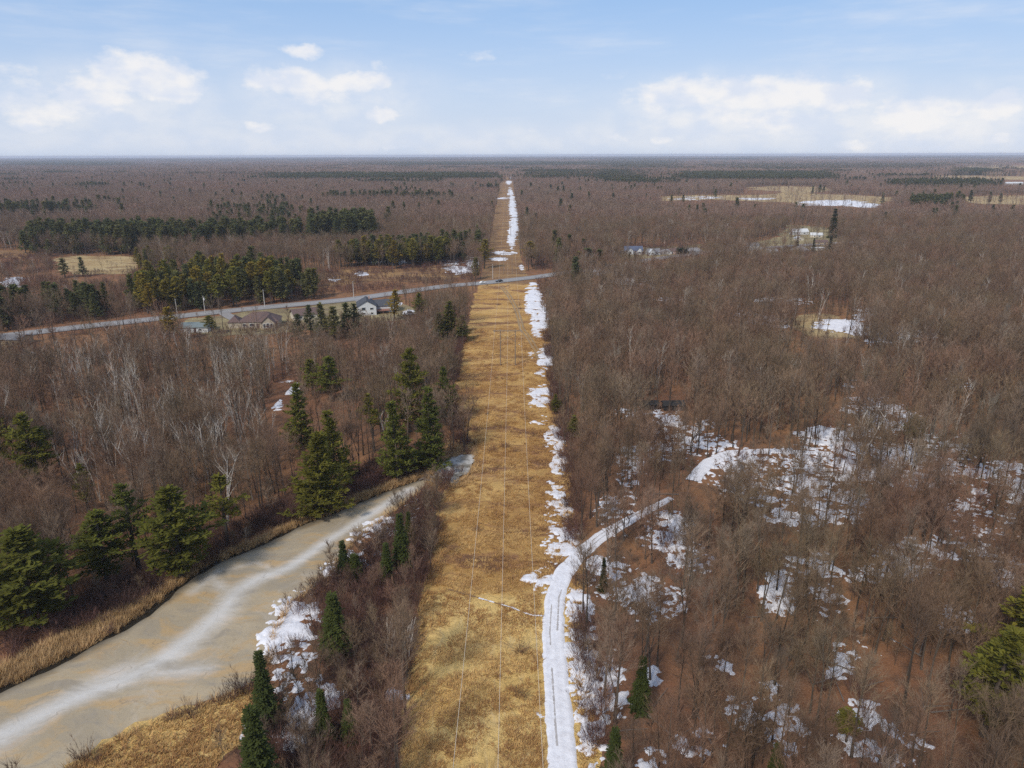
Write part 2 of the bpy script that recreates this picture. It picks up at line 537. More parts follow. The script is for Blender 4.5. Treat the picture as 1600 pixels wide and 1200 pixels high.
def resample(pts, n):
    pts = np.asarray(pts, float)
    s = np.r_[0, np.cumsum(np.hypot(*np.diff(pts, axis=0).T))]
    t = np.linspace(0, s[-1], n)
    return np.stack([np.interp(t, s, pts[:, 0]), np.interp(t, s, pts[:, 1])], -1)


def grid_mesh(name, A, mat, attrs=None):
    """A: (n, m, 3) array of points -> quads"""
    n, m = A.shape[:2]
    idx = np.arange(n * m).reshape(n, m)
    F = np.stack([idx[:-1, :-1], idx[:-1, 1:], idx[1:, 1:], idx[1:, :-1]], -1).reshape(-1, 4)
    me = mesh_from(name, A.reshape(-1, 3), F, mat, True)
    if len(me.polygons) and me.polygons[0].normal.z < 0:
        me.flip_normals()
    for k, v in (attrs or {}).items():
        at = me.attributes.new(k, 'FLOAT', 'POINT'); at.data.foreach_set('value', np.asarray(v, float).ravel())
    return me


def sheet(name, poly_px, z, mat, world_pts=None, rag=0.0):
    """flat ground sheet, outlined by pixels of the photograph; the outline is made a little ragged"""
    P2 = Gs(poly_px) if world_pts is None else np.asarray(world_pts)
    pts = []
    for i in range(len(P2)):
        a, b = P2[i], P2[(i + 1) % len(P2)]
        k = max(1, int(np.hypot(*(b - a)) / max(rag * 2, 1e9 if rag == 0 else 1.0)))
        for j in range(min(k, 60)):
            p = a + (b - a) * j / min(k, 60)
            q = (np.array([float(fbm(p[0] / 14 / max(rag, .3), p[1] / 14 / max(rag, .3), 4, s_)) for s_ in (3, 9)]) - .5) * rag * 12
            pts.append((p[0] + q[0] + random.uniform(-rag, rag) * .5, p[1] + q[1] + random.uniform(-rag, rag) * .5, z))
    me = mesh_from(name, pts, [tuple(range(len(pts)))], mat)
    if me.polygons[0].normal.z < 0: me.flip_normals()
    return link(name, me)


# ------------------------------------------------------------------ the setting: ground
GR = 26000.0
rings = [0, 60, 150, 400, 1000, 2500, 6000, 12000, GR]
gv = [(0, 0, 0)]; gf = []
NSEG = 64
for r in rings[1:]:
    gv += [(r * math.cos(2 * PI * k / NSEG), r * math.sin(2 * PI * k / NSEG), 0) for k in range(NSEG)]
for k in range(NSEG): gf.append((0, 1 + k, 1 + (k + 1) % NSEG))
for i in range(len(rings) - 2):
    for k in range(NSEG):
        a, b = 1 + i * NSEG + k, 1 + i * NSEG + (k + 1) % NSEG
        gf.append((a, a + NSEG, b + NSEG, b))
ground = link('ground', mesh_from('ground', gv, gf, M['litter']))
tag(ground, 'forest floor covered in rusty brown fallen leaves', kind='structure')

# haze: one closed box of even, thin air
hz = MB().box(-27500, 27500, -27500, 27500, -1.0, CAM_H + 6)
hm = bpy.data.materials.new('thin haze'); hm.use_nodes = True; hm.node_tree.nodes.clear()
pv = hm.node_tree.nodes.new('ShaderNodeVolumePrincipled')
pv.inputs['Color'].default_value = (.76, .84, 1.0, 1)
pv.inputs['Density'].default_value = 7.5e-5
ho = hm.node_tree.nodes.new('ShaderNodeOutputMaterial')
hm.node_tree.links.new(pv.outputs[0], ho.inputs['Volume'])
haze = link('haze', hz.mesh('haze', hm))
tag(haze, 'thin bluish haze over the distant forest', kind='stuff')

# corridor (grassy power line cut)
LEFT_PX = [(560, 1500), (612, 1290), (625, 1200), (632, 1100), (640, 1030), (652, 960), (670, 900), (684, 840), (690, 790), (700, 762), (722, 745), (738, 715), (722, 670),
           (714, 630), (713, 600), (720, 560), (730, 510), (740, 465), (748, 446), (753, 428), (763, 395), (766, 372), (771, 345), (776, 318), (780, 292), (784, 272), (787.5, 262)]
RIGHT_PX = [(990, 1500), (945, 1290), (935, 1200), (925, 1100), (918, 1020), (912, 960), (915, 900), (900, 850), (893, 800), (892, 740), (882, 690), (872, 640), (866, 590), (860, 550), (852, 505), (842, 462),
            (835, 440), (822, 425), (812, 395), (811, 370), (809, 345), (806, 318), (803, 292), (800, 272), (797.5, 262)]
CL, CR = Gs(LEFT_PX), Gs(RIGHT_PX)
o_ = np.argsort(CL[:, 1]); CL = CL[o_]; o_ = np.argsort(CR[:, 1]); CR = CR[o_]


def corr(y):
    return np.interp(y, CL[:, 1], CL[:, 0]), np.interp(y, CR[:, 1], CR[:, 0])


ROAD_PX = [(-330, 556), (-120, 536), (0, 526), (120, 512), (240, 499), (330, 489), (420, 480), (500, 473), (550, 468), (640, 455), (700, 447), (752, 443), (800, 437.5), (840, 433),
           (900, 424), (960, 415), (1040, 402.5), (1110, 394), (1180, 389), (1260, 383), (1340, 378), (1500, 368), (1800, 352)]
ROAD = Gs(ROAD_PX)


def corr_strip(y0, y1, dy, nx, relief, z):
    ys = np.arange(y0, y1 + dy, dy)
    l, r = corr(ys)
    t = np.linspace(0, 1, nx)
    X = l[:, None] * (1 - t) + r[:, None] * t
    Y = np.repeat(ys[:, None], nx, 1)
    edge = np.minimum(t, 1 - t) * 2
    X = X + (fbm(X / 5, Y / 5, 3, 5) - .5) * 4.0 * (edge < 0.08)
    Z = z + relief * fbm(X * 0.7, Y * 0.7, 4, 3) * np.minimum(1, edge * 6)
    return np.stack([X, Y, Z], -1)


near = corr_strip(50, 430, 0.8, 40, 0.22, 0.012)
link('grass_corridor', grid_mesh('grass_corridor', near, M['grass']))
tag(bpy.data.objects['grass_corridor'], 'straw coloured mown grass strip under the power line', kind='structure')
road_y = float(G(795, 438)[1])
far_c = corr_strip(430.8, 4300, 12, 6, 0.0, 0.03)
o = tag(link('far_grass_corridor', grid_mesh('far_grass_corridor', far_c, M['brown_grass'])), 'rusty grass strip running on to the horizon beyond the road', kind='structure')
o.name = 'grass_corridor.001'

# creek ice
RF = [(-420, 1215), (-250, 1160), (-110, 1118), (0, 1080), (75, 1045), (140, 1010), (190, 985), (232, 955), (280, 918), (325, 885), (400, 855), (470, 822), (540, 795), (600, 770), (645, 754), (672, 744)]
RN = [(-420, 1500), (-250, 1420), (-60, 1300), (105, 1200), (165, 1160), (225, 1130), (275, 1112), (335, 1092), (395, 1066), (420, 1020), (428, 980), (448, 945), (512, 902), (545, 850), (600, 808), (655, 770)]
NR = 130
rf, rn = resample(Gs(RF), NR), resample(Gs(RN), NR)
RIVER_W = np.r_[rf, rn[::-1]]
STREAK = resample(Gs([(-200, 1240), (0, 1150), (60, 1120), (130, 1085), (200, 1060), (270, 1020), (320, 980), (350, 952), (368, 925), (400, 905), (450, 888), (520, 840), (580, 803), (640, 764)]), 60)
t = np.linspace(0, 1, 34)
RX = rf[:, None, 0] * (1 - t) + rn[:, None, 0] * t
RY = rf[:, None, 1] * (1 - t) + rn[:, None, 1] * t
wv = (fbm(RX / 3, RY / 3, 3, 21) - .5) * 2.2 * ((t < 0.02) | (t > 0.98))
sd = polydist(RX, RY, STREAK)
BR1 = resample(Gs([(365, 930), (330, 905), (345, 890), (300, 925)]), 20); BR2 = resample(Gs([(430, 893), (400, 878), (360, 890)]), 20); BR3 = resample(Gs([(200, 1060), (260, 1050), (330, 1045)]), 20)
for br_ in (BR1, BR2, BR3): sd = np.minimum(sd, polydist(RX, RY, br_) + 1.4)
streak_a = np.clip(1.0 - sd / (2.2 + 6.0 * fbm(RX / 7, RY / 9, 2, 8) * np.clip((130 - RY) / 40, .25, 1)), 0, 1)
bw = np.hypot(*(rf - rn).T)[:, None]
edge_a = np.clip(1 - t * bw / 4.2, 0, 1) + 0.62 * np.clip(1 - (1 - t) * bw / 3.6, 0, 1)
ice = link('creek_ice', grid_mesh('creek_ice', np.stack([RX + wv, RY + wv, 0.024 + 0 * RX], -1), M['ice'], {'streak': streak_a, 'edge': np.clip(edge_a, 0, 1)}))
tag(ice, 'frozen creek with tan ice and a white streak down its middle', kind='structure')
# dark open water along the far bank
nrm = (rn - rf) / np.linalg.norm(rn - rf, axis=1, keepdims=True)
wi = np.arange(NR)
rpx, _ = proj(rf[:, 0], rf[:, 1], 0 * rf[:, 0])
ww = (0.25 + 2.2 * np.clip(fbm(wi / 5.0, wi * 0 + 2.5, 3, 4) - 0.30, 0, 1)) * np.interp(rpx, [0, 200, 300, 420, 470, 700], [.7, 1, 1.2, 1, .15, .1])
ow = np.stack([np.r_[[rf - nrm * 0.7]], np.r_[[rf + nrm * ww[:, None]]]], 0)[:, 0]
A = np.concatenate([ow.transpose(1, 0, 2), np.full((NR, 2, 1), 0.030)], -1)
tag(link('open_water', grid_mesh('open_water', A, M['water'])), 'dark open water between the ice and the reedy far bank', kind='structure')
POND_PX = [(676, 742), (690, 728), (705, 717), (722, 713), (738, 712), (741, 722), (735, 738), (720, 750), (704, 757), (688, 755)]
tag(sheet('pond_ice', POND_PX, 0.26, M['pond'], rag=0.5), 'small grey frozen pool beside the grass strip', kind='structure')
# bank meadow, fields, clearings
BANK_PX = [(90, 1215), (165, 1165), (225, 1134), (275, 1116), (335, 1096), (398, 1068), (424, 1075), (418, 1110), (400, 1150), (345, 1185), (325, 1230), (80, 1330)]
tag(sheet('bank_grass', BANK_PX, 0.028, M['grass'], rag=0.5), 'tan grass bank beside the frozen creek', kind='structure')
FIELDS = [
    ('hay_field', [(78, 404), (130, 400), (190, 400), (222, 405), (214, 420), (196, 428), (120, 428), (92, 420)], M['field'], 'pale straw field before the dark pine row'),
    ('hay_field', [(-80, 392), (50, 391), (48, 399), (30, 404), (-80, 405)], M['brown_grass'], 'rusty field at the left edge below the pine row'),
    ('clearing', [(500, 428), (560, 417), (620, 420), (690, 415), (735, 420), (742, 430), (700, 436), (640, 442), (590, 440), (540, 446), (508, 450)], M['brown_grass'], 'rusty brushy clearing behind the road'),
    ('lawn', [(270, 517), (290, 499), (345, 492), (420, 484), (500, 477), (556, 471), (606, 472), (650, 484), (648, 500), (590, 506), (520, 512), (430, 520), (340, 524)], M['lawn'], 'faded lawns around the roadside houses'),
    ('lawn', [(965, 392), (1000, 386), (1050, 384), (1105, 382), (1108, 394), (1060, 402), (985, 404)], M['lawn'], 'faded lawn around the blue roofed house'),
    ('lawn', [(1165, 384), (1215, 368), (1232, 352), (1295, 354), (1318, 376), (1300, 391), (1220, 393), (1172, 391)], M['lawn'], 'faded lawns in the distant hamlet'),
    ('marsh', [(1030, 308), (1090, 305), (1190, 304), (1230, 300), (1160, 297), (1165, 293), (1220, 291), (1290, 293), (1300, 298), (1260, 302), (1330, 305), (1400, 309), (1362, 324), (1300, 322), (1240, 316), (1120, 313), (1040, 314)], M['field'], 'open straw coloured marsh in the distant forest'),
    ('hay_field', [(1505, 308), (1560, 305), (1700, 306), (1700, 322), (1560, 320), (1512, 317)], M['field'], 'pale field near the right edge'),
    ('hay_field', [(1480, 260), (1560, 258), (1720, 259), (1720, 266), (1540, 265)], M['field'], 'thin pale field far off at the right'),
    ('hay_field', [(1450, 275), (1510, 274), (1640, 277), (1640, 282), (1460, 279)], M['field'], 'straw field beside the long white barn'),
    ('glade', [(1225, 500), (1262, 494), (1300, 494), (1350, 510), (1345, 527), (1300, 528), (1260, 522), (1228, 512)], M['field'], 'small tan glade in the bare right wood'),
]
for i, (nm, poly, mt, lab) in enumerate(FIELDS):
    far = poly[0][1] < 330
    tag(sheet(nm, poly, (0.25 if far else 0.05), mt, rag=(6 if far else 1.5)), lab, kind='structure')


# road
def ribbon(name, line, half, z, mat, n=160, off=0.0, prof=None):
    L = resample(line, n)
    T = np.gradient(L, axis=0); T /= np.linalg.norm(T, axis=1, keepdims=True)
    N = np.stack([T[:, 1], -T[:, 0]], -1)
    ts = np.linspace(-1, 1, 5 if prof is None else len(prof))
    H = half if np.ndim(half) else np.full(n, half)
    A = np.zeros((n, len(ts), 3))
    for j, q in enumerate(ts):
        A[:, j, :2] = L + N * (off + q * H[:, None])
        A[:, j, 2] = z + (0 if prof is None else prof[j])
    return link(name, grid_mesh(name, A, mat))


tag(ribbon('road_shoulder', ROAD, 5.6, 0.26, M['gravel']), 'gravel shoulder of the country road', kind='structure')
tag(ribbon('road', ROAD, 3.9, 0.29, M['asphalt']), 'pale two lane country road crossing the grass strip', kind='structure')
tag(ribbon('road_centre_line', ROAD, 0.09, 0.30, M['paint']), 'painted centre line of the country road', kind='structure')
for a, lab in (([(348, 489), (362, 497), (385, 508)], 'grey drive to the brown roofed house'), ([(560, 469), (572, 476), (590, 482)], 'grey drive to the white house')):
    tag(ribbon('driveway', Gs(a), 2.6, 0.25, M['gravel'], n=20), lab, kind='structure')

# snowy track
TRACK_PX = [(900, 1420), (884, 1260), (880, 1200), (874, 1130), (869, 1060), (864, 990), (867, 935), (880, 897), (905, 866), (940, 838), (985, 812), (1048, 779)]
TRACK2_PX = [(1082, 752), (1092, 738), (1108, 722), (1140, 708), (1200, 705), (1300, 709)]
TRACK, TRACK2 = Gs(TRACK_PX), Gs(TRACK2_PX)
prof = [-0.12, 0.12, 0.10, 0.05, 0.11, 0.12, 0.05, 0.10, 0.13, -0.12]
for nm_, ln_, n_, hw_, lb_ in (('snow_track', TRACK, 200, [2.1, 1.9, 1.75, 1.35, 0.8], 'snow covered track beside the grass strip bending off into the right wood'), ('snow_track', TRACK2, 80, [1.7, 1.7, 1.4, 1.0, .8], 'narrow snowy track reappearing farther back in the right wood')):
    hh_ = np.interp(np.linspace(0, 1, n_), [0, .4, .65, .85, 1], hw_) * (0.82 + 0.42 * fbm(np.arange(n_) / 4.0, np.zeros(n_) + .5, 3, 12))
    tag(ribbon(nm_, ln_, hh_, 0.16, M['snow'], n=n_, prof=prof), lb_, kind='structure')
TR = resample(TRACK, 220)
for off, a, b in ((-0.55, 45, 78), (-0.5, 88, 112), (0.7, 96, 122), (0.4, 150, 185), (-.4, 160, 200)):
    tag(ribbon('wheel_rut', TR[a:b], 0.03 + 0.20 * np.random.default_rng(a).random(60), 0.245, M['mud'], n=60, off=off), 'thawed muddy wheel rut in the snowy track', kind='structure')
# dirt two-track in the grass strip
for off in (-0.8, 0.8):
    tag(ribbon('dirt_path', Gs([(846, 566), (838, 548), (826, 528), (815, 514), (812, 500), (806, 482), (795, 462), (783, 448)]), 0.45, 0.24, M['dirt'], n=60, off=off), 'worn dirt wheel path through the grass to the road', kind='structure')

# snow: a height field that rises through the ground only where patches lie
SNOW = [  # px centre, radii, strength
    (833, 470, 13, 22, 1), (842, 500, 13, 26, 1), (851, 558, 12, 18, 1), (845, 585, 8, 8, .6), (842, 622, 19, 18, 1), (843, 655, 14, 10, .7), (866, 690, 16, 24, 1), (872, 722, 14, 22, 1), (868, 770, 16, 20, .8),
    (868, 805, 24, 26, 1), (872, 845, 30, 30, 1), (845, 903, 26, 18, .85), (850, 930, 18, 20, .7), (905, 950, 22, 30, .9), (905, 1000, 26, 40, .95), (912, 1060, 26, 50, .9), (925, 1120, 30, 45, .9), (930, 1190, 35, 45, .8), (930, 1280, 40, 50, .7),
    (845, 1115, 10, 12, .8), (818, 540, 10, 5, .5), (832, 555, 9, 6, .5), (1010, 905, 5, 5, 0),
    (462, 960, 34, 34, .9), (450, 1010, 40, 40, 1), (465, 1060, 42, 34, 1), (490, 1085, 45, 24, 1), (470, 1115, 30, 30, .8), (372, 1140, 42, 16, 1), (390, 1150, 22, 18, .95), (455, 1150, 30, 22, .7), (622, 1085, 20, 10, .8),
    (600, 830, 36, 22, .75), (570, 860, 36, 24, .65), (520, 885, 20, 16, .6), (640, 800, 20, 18, .55), (446, 606, 20, 11, 1.05), (432, 632, 12, 14, .75), (600, 570, 5, 5, .9),
    (640, 488, 10, 4, .9), (622, 475, 6, 3, .9), (565, 428, 9, 3, .9), (715, 422, 24, 6, 1), (738, 412, 10, 8, 1), (700, 410, 20, 4, .8), (610, 408, 30, 5, .75), (520, 436, 10, 4, .7), (20, 440, 14, 12, .6), (45, 396, 12, 4, .9), (480, 445, 10, 3, .6),
    (1015, 645, 50, 9, .6), (1060, 665, 55, 16, .68), (1075, 690, 40, 22, .65), (1030, 700, 28, 20, .75), (985, 725, 24, 28, .75), (1110, 695, 40, 14, .75), (1165, 730, 80, 26, .72), (1210, 755, 70, 34, .8), (1260, 745, 60, 40, .82), (1300, 790, 50, 28, .65),
    (1290, 680, 40, 16, 1), (1330, 690, 46, 26, .9), (1360, 635, 40, 16, .75), (1400, 655, 45, 20, .75), (1345, 720, 60, 34, .85), (1400, 715, 40, 24, 1.0), (1440, 730, 60, 34, .75), (1480, 700, 60, 20, .6), (1565, 740, 60, 24, .78), (1590, 770, 40, 24, .85), (1540, 800, 60, 40, .65), (1500, 850, 60, 30, .6),
    (1580, 900, 40, 24, .7), (1420, 870, 60, 30, .6), (1250, 800, 50, 24, .62), (1040, 835, 40, 30, .78), (1065, 870, 30, 30, .7), (960, 885, 36, 20, .7), (985, 920, 60, 26, .66), (1040, 935, 40, 26, .66), (1000, 965, 26, 14, .6), (965, 800, 30, 30, .5), (1090, 890, 30, 22, .55),
    (1270, 880, 50, 22, .68), (1300, 940, 40, 30, .6), (1215, 930, 26, 34, .68), (1360, 900, 40, 20, .55), (1490, 970, 30, 22, .55), (1310, 1060, 26, 30, .72), (1330, 1110, 50, 26, .72), (1360, 1150, 60, 36, .66), (1400, 1170, 50, 30, .66), (1230, 1140, 30, 34, .6), (1160, 1110, 26, 36, .74), (1110, 1040, 40, 18, .55), (1190, 1080, 30, 20, .55), (1350, 1010, 40, 18, .5), (960, 1080, 24, 50, .72), (1020, 1060, 14, 16, .9), (1010, 1200, 30, 26, .55), (1100, 1160, 40, 20, .5),
    (1310, 508, 38, 9, 1.05), (1340, 516, 18, 8, 1), (1350, 490, 16, 10, .55), (1400, 525, 50, 14, .58), (1190, 503, 26, 9, .7), (1220, 508, 14, 5, .6), (1040, 467, 24, 4, .7), (990, 440, 30, 5, .85), (940, 425, 18, 5, .8), (1230, 470, 40, 6, .5), (1170, 490, 20, 5, .5), (1340, 600, 20, 6, .5), (1500, 600, 30, 8, .4), (1060, 530, 8, 4, .6),
    (790, 395, 24, 3, .75), (800, 372, 8, 16, 1), (803, 350, 7, 20, 1), (800, 320, 6, 16, 1), (797, 300, 5, 6, .9), (785, 310, 14, 1.6, .8), (795, 285, 5, 3, .8), (798, 276, 4, 4, .9), (815, 418, 5, 4, .8), (780, 405, 14, 2, .7),
    (1300, 317, 52, 4.2, 1.2), (1350, 321, 22, 3, 1.1), (1100, 309, 30, 2.2, .8), (1180, 311, 30, 1.6, .8), (1070, 311, 30, 2, .75),
]


def snow_zone(x0, x1, y0, y1, res, nscale, z0, amp, cap):
    nx, ny = int((x1 - x0) / res) + 1, int((y1 - y0) / res) + 1
    X, Y = np.meshgrid(np.linspace(x0, x1, nx), np.linspace(y0, y1, ny))
    X = X + (vnoise(X / res * 0.9, Y / res * 0.9, 31) - .5) * res * .6
    Y = Y + (vnoise(X / res * 0.9, Y / res * 0.9, 37) - .5) * res * .6
    px, py = proj(X, Y, 0 * X)
    m = np.zeros_like(X)
    for (cx, cy, rx, ry, st) in SNOW:
        if st <= 0: continue
        if 680 < cx < 830 and cy < 400: rx = rx * .72
        d = ((px - cx) / rx) ** 2 + ((py - cy) / ry) ** 2
        m = np.maximum(m, (st * (0.97 if cx < 560 else 1.06 if cx < 760 else 1.2) if (cx < 960 or st >= 1) else st * 1.04) * np.clip(1.35 - d * 0.75, 0, 1))
    ca, sa = math.cos(0.5), math.sin(0.5)
    U, Vv = (X * ca - Y * sa) * 0.55, (X * sa + Y * ca)
    n = 0.55 * fbm(U / nscale, Vv / nscale, 5, 41, 0.62) + 0.45 * fbm(X / nscale / 2.2, Y / nscale / 2.2, 3, 47)
    nz = (n - n.mean()) / n.std()
    sp = fbm(X / nscale * 2.6, Y / nscale * 2.6, 3, 53, 0.7); sp = (sp - sp.mean()) / sp.std()
    v = m * 0.95 - 0.76 + 0.24 * nz + 0.26 * sp
    v = np.where(m < 0.02, -1, v)
    Z = z0 + np.clip(v * amp, -0.6, cap)
    keep = (v[:-1, :-1] > -0.15) | (v[1:, :-1] > -0.15) | (v[:-1, 1:] > -0.15) | (v[1:, 1:] > -0.15)
    idx = np.arange(nx * ny).reshape(ny, nx)
    F = np.stack([idx[:-1, :-1], idx[:-1, 1:], idx[1:, 1:], idx[1:, :-1]], -1)[keep]
    used, inv = np.unique(F, return_inverse=True)
    V = np.stack([X, Y, Z], -1).reshape(-1, 3)[used]
    return V, inv.reshape(-1, 4)


sv, sf = [], []; off = 0
for z in ((-75, 215, 58, 235, 0.36, 2.6, 0.05, 0.55, 0.26), (-260, 330, 235, 420, 0.95, 3.0, 0.14, 0.5, 0.3), (-330, 420, 420, 640, 1.6, 6.0, 0.2, 0.6, 0.45), (-80, 80, 640, 3600, 5.0, 16.0, 0.25, 1.0, 0.9), (250, 900, 1050, 1500, 5.0, 20.0, 0.3, 1.0, 0.9)):
    V, F = snow_zone(*z)
    sv.append(V); sf.append(F + off); off += len(V)
snow = link('snow', mesh_from('snow', np.concatenate(sv), np.concatenate(sf), M['snow'], True))
tag(snow, 'patchy melting snow on the leaf litter and along the grass edge', kind='stuff')


# ------------------------------------------------------------------ plants: prototypes
def rnd(a, b): return random.uniform(a, b)


def polyline(p, d, length, segs, bend, up=0.0):
    pts = [Vector(p)]; d = Vector(d).normalized()
    for _ in range(segs):
        d = (d + Vector((rnd(-bend, bend), rnd(-bend, bend), rnd(-bend, bend) + up))).normalized()
        pts.append(pts[-1] + d * length / segs)
    return pts


def at_line(pts, t):
    k = t * (len(pts) - 1); i = min(int(k), len(pts) - 2)
    return pts[i].lerp(pts[i + 1], k - i), (pts[i + 1] - pts[i]).normalized()


def twig_fan(mb, p, d, n, length, w, spread):
    for _ in range(n):
        q = (d + Vector((rnd(-1, 1), rnd(-1, 1), rnd(-.5, 1.0))) * spread).normalized()
        side = q.cross(Vector((rnd(-1, 1), rnd(-1, 1), rnd(-1, 1)))).normalized()
        mb.blade(p, p + q * length * rnd(.6, 1.25), w, side)


def bare_tree(h, r, lod, base=0.38, spread=0.32, nl=13, lean=0.05, fork=False, width=1.0):
    """returns trunk MB and crown MB; lod 0 near .. 3 far"""
    T, C = MB(), MB()
    d0 = Vector((rnd(-lean, lean), rnd(-lean, lean), 1))
    stems = [polyline((0, 0, 0), d0, h * 0.93, 6, 0.05)]
    if fork:
        p, d = at_line(stems[0], rnd(.22, .4))
        stems.append(polyline(p, d + Vector((rnd(-.5, .5), rnd(-.5, .5), .2)), h * .55, 5, 0.07, 0.05))
    sides = (6, 4, 3, 3)[lod]
    for k, s in enumerate(stems):
        n = len(s); rr = r * (1 if k == 0 else .65)
        T.tube(s, [rr * (1.25 if i == 0 and k == 0 else 1 - .86 * i / (n - 1)) for i in range(n)], sides, cap=False)
    NL = (nl + 3, nl - 1, 7, 5)[lod]
    for k, s in enumerate(stems):
        for i in range(NL if k == 0 else NL // 2):
            f = base + (0.97 - base) * (i + rnd(0, .9)) / NL
            p, d = at_line(s, min(f, .99))
            a = i * 2.4 + rnd(-.5, .5)
            g = (f - base) / (1 - base)
            L = h * spread * (1.05 - 0.65 * g) * rnd(.75, 1.2) * width
            up = 0.85 + 0.9 * g
            dv = Vector((math.cos(a), math.sin(a), up * rnd(.8, 1.25)))
            limb = polyline(p, dv, L, 3, .12, .08)
            rl = r * .24 * (1 - .6 * g)
            if lod <= 1:
                C.tube(limb, [rl, rl * .7, rl * .45, rl * .15], 3, cap=False)
                nb = 5 if lod == 0 else 3
                for j in range(nb):
                    q, dq = at_line(limb, .25 + .72 * j / (nb - 1) * rnd(.9, 1))
                    L2 = L * .42 * rnd(.7, 1.2)
                    dd = (dq + Vector((rnd(-1, 1), rnd(-1, 1), rnd(-.2, .9))) * .75).normalized()
                    br = polyline(q, dd, L2, 2, .15, .06)
                    side = dd.cross(Vector((rnd(-1, 1), rnd(-1, 1), rnd(-1, 1)))).normalized()
                    w = rl * .34
                    if lod == 0:
                        C.tube(br, [w, w * .7, w * .3], 3, cap=False)
                        for tt in (.3, .6, .95):
                            pp, dp = at_line(br, tt); twig_fan(C, pp, dp, 4, rnd(.9, 1.6), .0135, .8)
                    else:
                        C.blade(br[0], br[-1], .035, side)
                        for tt in (.4, .95):
                            pp, dp = at_line(br, tt); twig_fan(C, pp, dp, 4, rnd(1.0, 1.7), .028, .8)
            elif lod == 2:
                side = dv.cross(Vector((0, 0, 1))).normalized()
                C.blade(limb[0], limb[-1], .06, side)
                for tt in (.35, .7, 1.0):
                    pp, dp = at_line(limb, tt); twig_fan(C, pp, dp, 5, rnd(1.3, 2.2), .055, .85)
            else:
                for tt in (.5, 1.0):
                    pp, dp = at_line(limb, tt); twig_fan(C, pp, dp, 3, rnd(1.8, 3.0), .17, .8)
        if lod <= 2:
            twig_fan(C, s[-1], Vector((0, 0, 1)), (10, 8, 5)[lod], 1.5, (.016, .026, .06)[lod], .6)
    return T, C


def birch(h, lod=0, stems=3):
    T, C = MB(), MB()
    for k in range(stems):
        a = rnd(0, 6.28); tilt = rnd(.05, .32) if stems > 1 else rnd(0, .1)
        s = polyline((rnd(-.3, .3), rnd(-.3, .3), 0), (math.cos(a) * tilt, math.sin(a) * tilt, 1), h * rnd(.8, 1), 6, .05, .02)
        r = rnd(.09, .13)
        T.tube(s, [r * (1 - .8 * i / 6) for i in range(7)], 5 if lod == 0 else 3, cap=False)
        for i in range(8):
            p, d = at_line(s, rnd(.42, .98)); b = rnd(0, 6.28)
            L = rnd(1.4, 2.8)
            lm = polyline(p, (math.cos(b) * .6, math.sin(b) * .6, 1), L, 2, .1)
            T.tube(lm, [.035, .025, .01], 3, cap=False)
            for tt in (.4, .7, 1):
                q, dq = at_line(lm, tt); twig_fan(C, q, dq, 4, rnd(.7, 1.3), .018 if lod == 0 else .03, .7)
        twig_fan(C, s[-1], Vector((0, 0, 1)), 8, 1.3, .02, .5)
    return T, C


def tufts(C, p, d, n, L, w, flat=.45):
    for _ in range(n):
        q = (d * .7 + Vector((rnd(-1, 1), rnd(-1, 1), rnd(-flat, flat) + .12))).normalized()
        side = q.cross(Vector((rnd(-.4, .4), rnd(-.4, .4), 1))).normalized()
        p2 = p + Vector((rnd(-1, 1), rnd(-1, 1), rnd(-.5, .5))) * L * .35
        e = p2 + q * L * rnd(.7, 1.3)
        C.add([p2 - side * w * .4, p2 + side * w * .4, e + side * w, e - side * w], [(0, 1, 2, 3)])


def pine(h, w, lod=0, base=0.22, sparse=1.0, dense=False):
    """white pine: layered, irregular boughs"""
    T, C = MB(), MB()
    s = polyline((0, 0, 0), (rnd(-.03, .03), rnd(-.03, .03), 1), h * .97, 6, .02)
    T.tube(s, [h * .019 * (1 - .88 * i / 6) + .01 for i in range(7)], (6, 4, 3)[lod], cap=False)
    nw = int((h * (1 - base)) / (.85 if lod == 0 else 1.15 if lod == 1 else 1.45))
    for i in range(nw):
        g = i / max(1, nw - 1)
        f = base + (1 - base) * g * .97
        prof = (0.55 + 0.75 * g if g < .3 else 1.0 - (g - .3) / .7 * .88) if not dense else (1.0 - .86 * g)
        L0 = w * .5 * prof * rnd(.85, 1.15)
        nb = (6, 5, 4)[lod]
        a0 = rnd(0, 6.28)
        for k in range(nb):
            if random.random() > sparse: continue
            a = a0 + k * 2 * PI / nb + rnd(-.35, .35)
            L = L0 * rnd(.6, 1.3)
            p, d = at_line(s, f)
            br = polyline(p + Vector((0, 0, rnd(-.3, .3))), (math.cos(a), math.sin(a), rnd(.0, .35) + .35 * g), L, 2, .07, .06)
            if lod < 2: T.tube(br, [.05, .03, .012], 3, cap=False)
            nt = max(2, int(L / (.5 if lod == 0 else .8 if lod == 1 else 1.3)))
            for j in range(nt):
                q, dq = at_line(br, .25 + .75 * (j + rnd(0, .6)) / nt if nt > 1 else .8)
                q = q + Vector((-dq.y, dq.x, 0)) * rnd(-.22, .22) * L
                tufts(C, q, dq, (9, 7, 7)[lod], (.62, .95, 1.5)[lod], (.13, .21, .42)[lod], (.45, .6, 1.0)[lod])
    tufts(C, s[-1], Vector((0, 0, 1)), 8, (.6, .9, 1.4)[lod], (.1, .18, .4)[lod], 1)
    return T, C


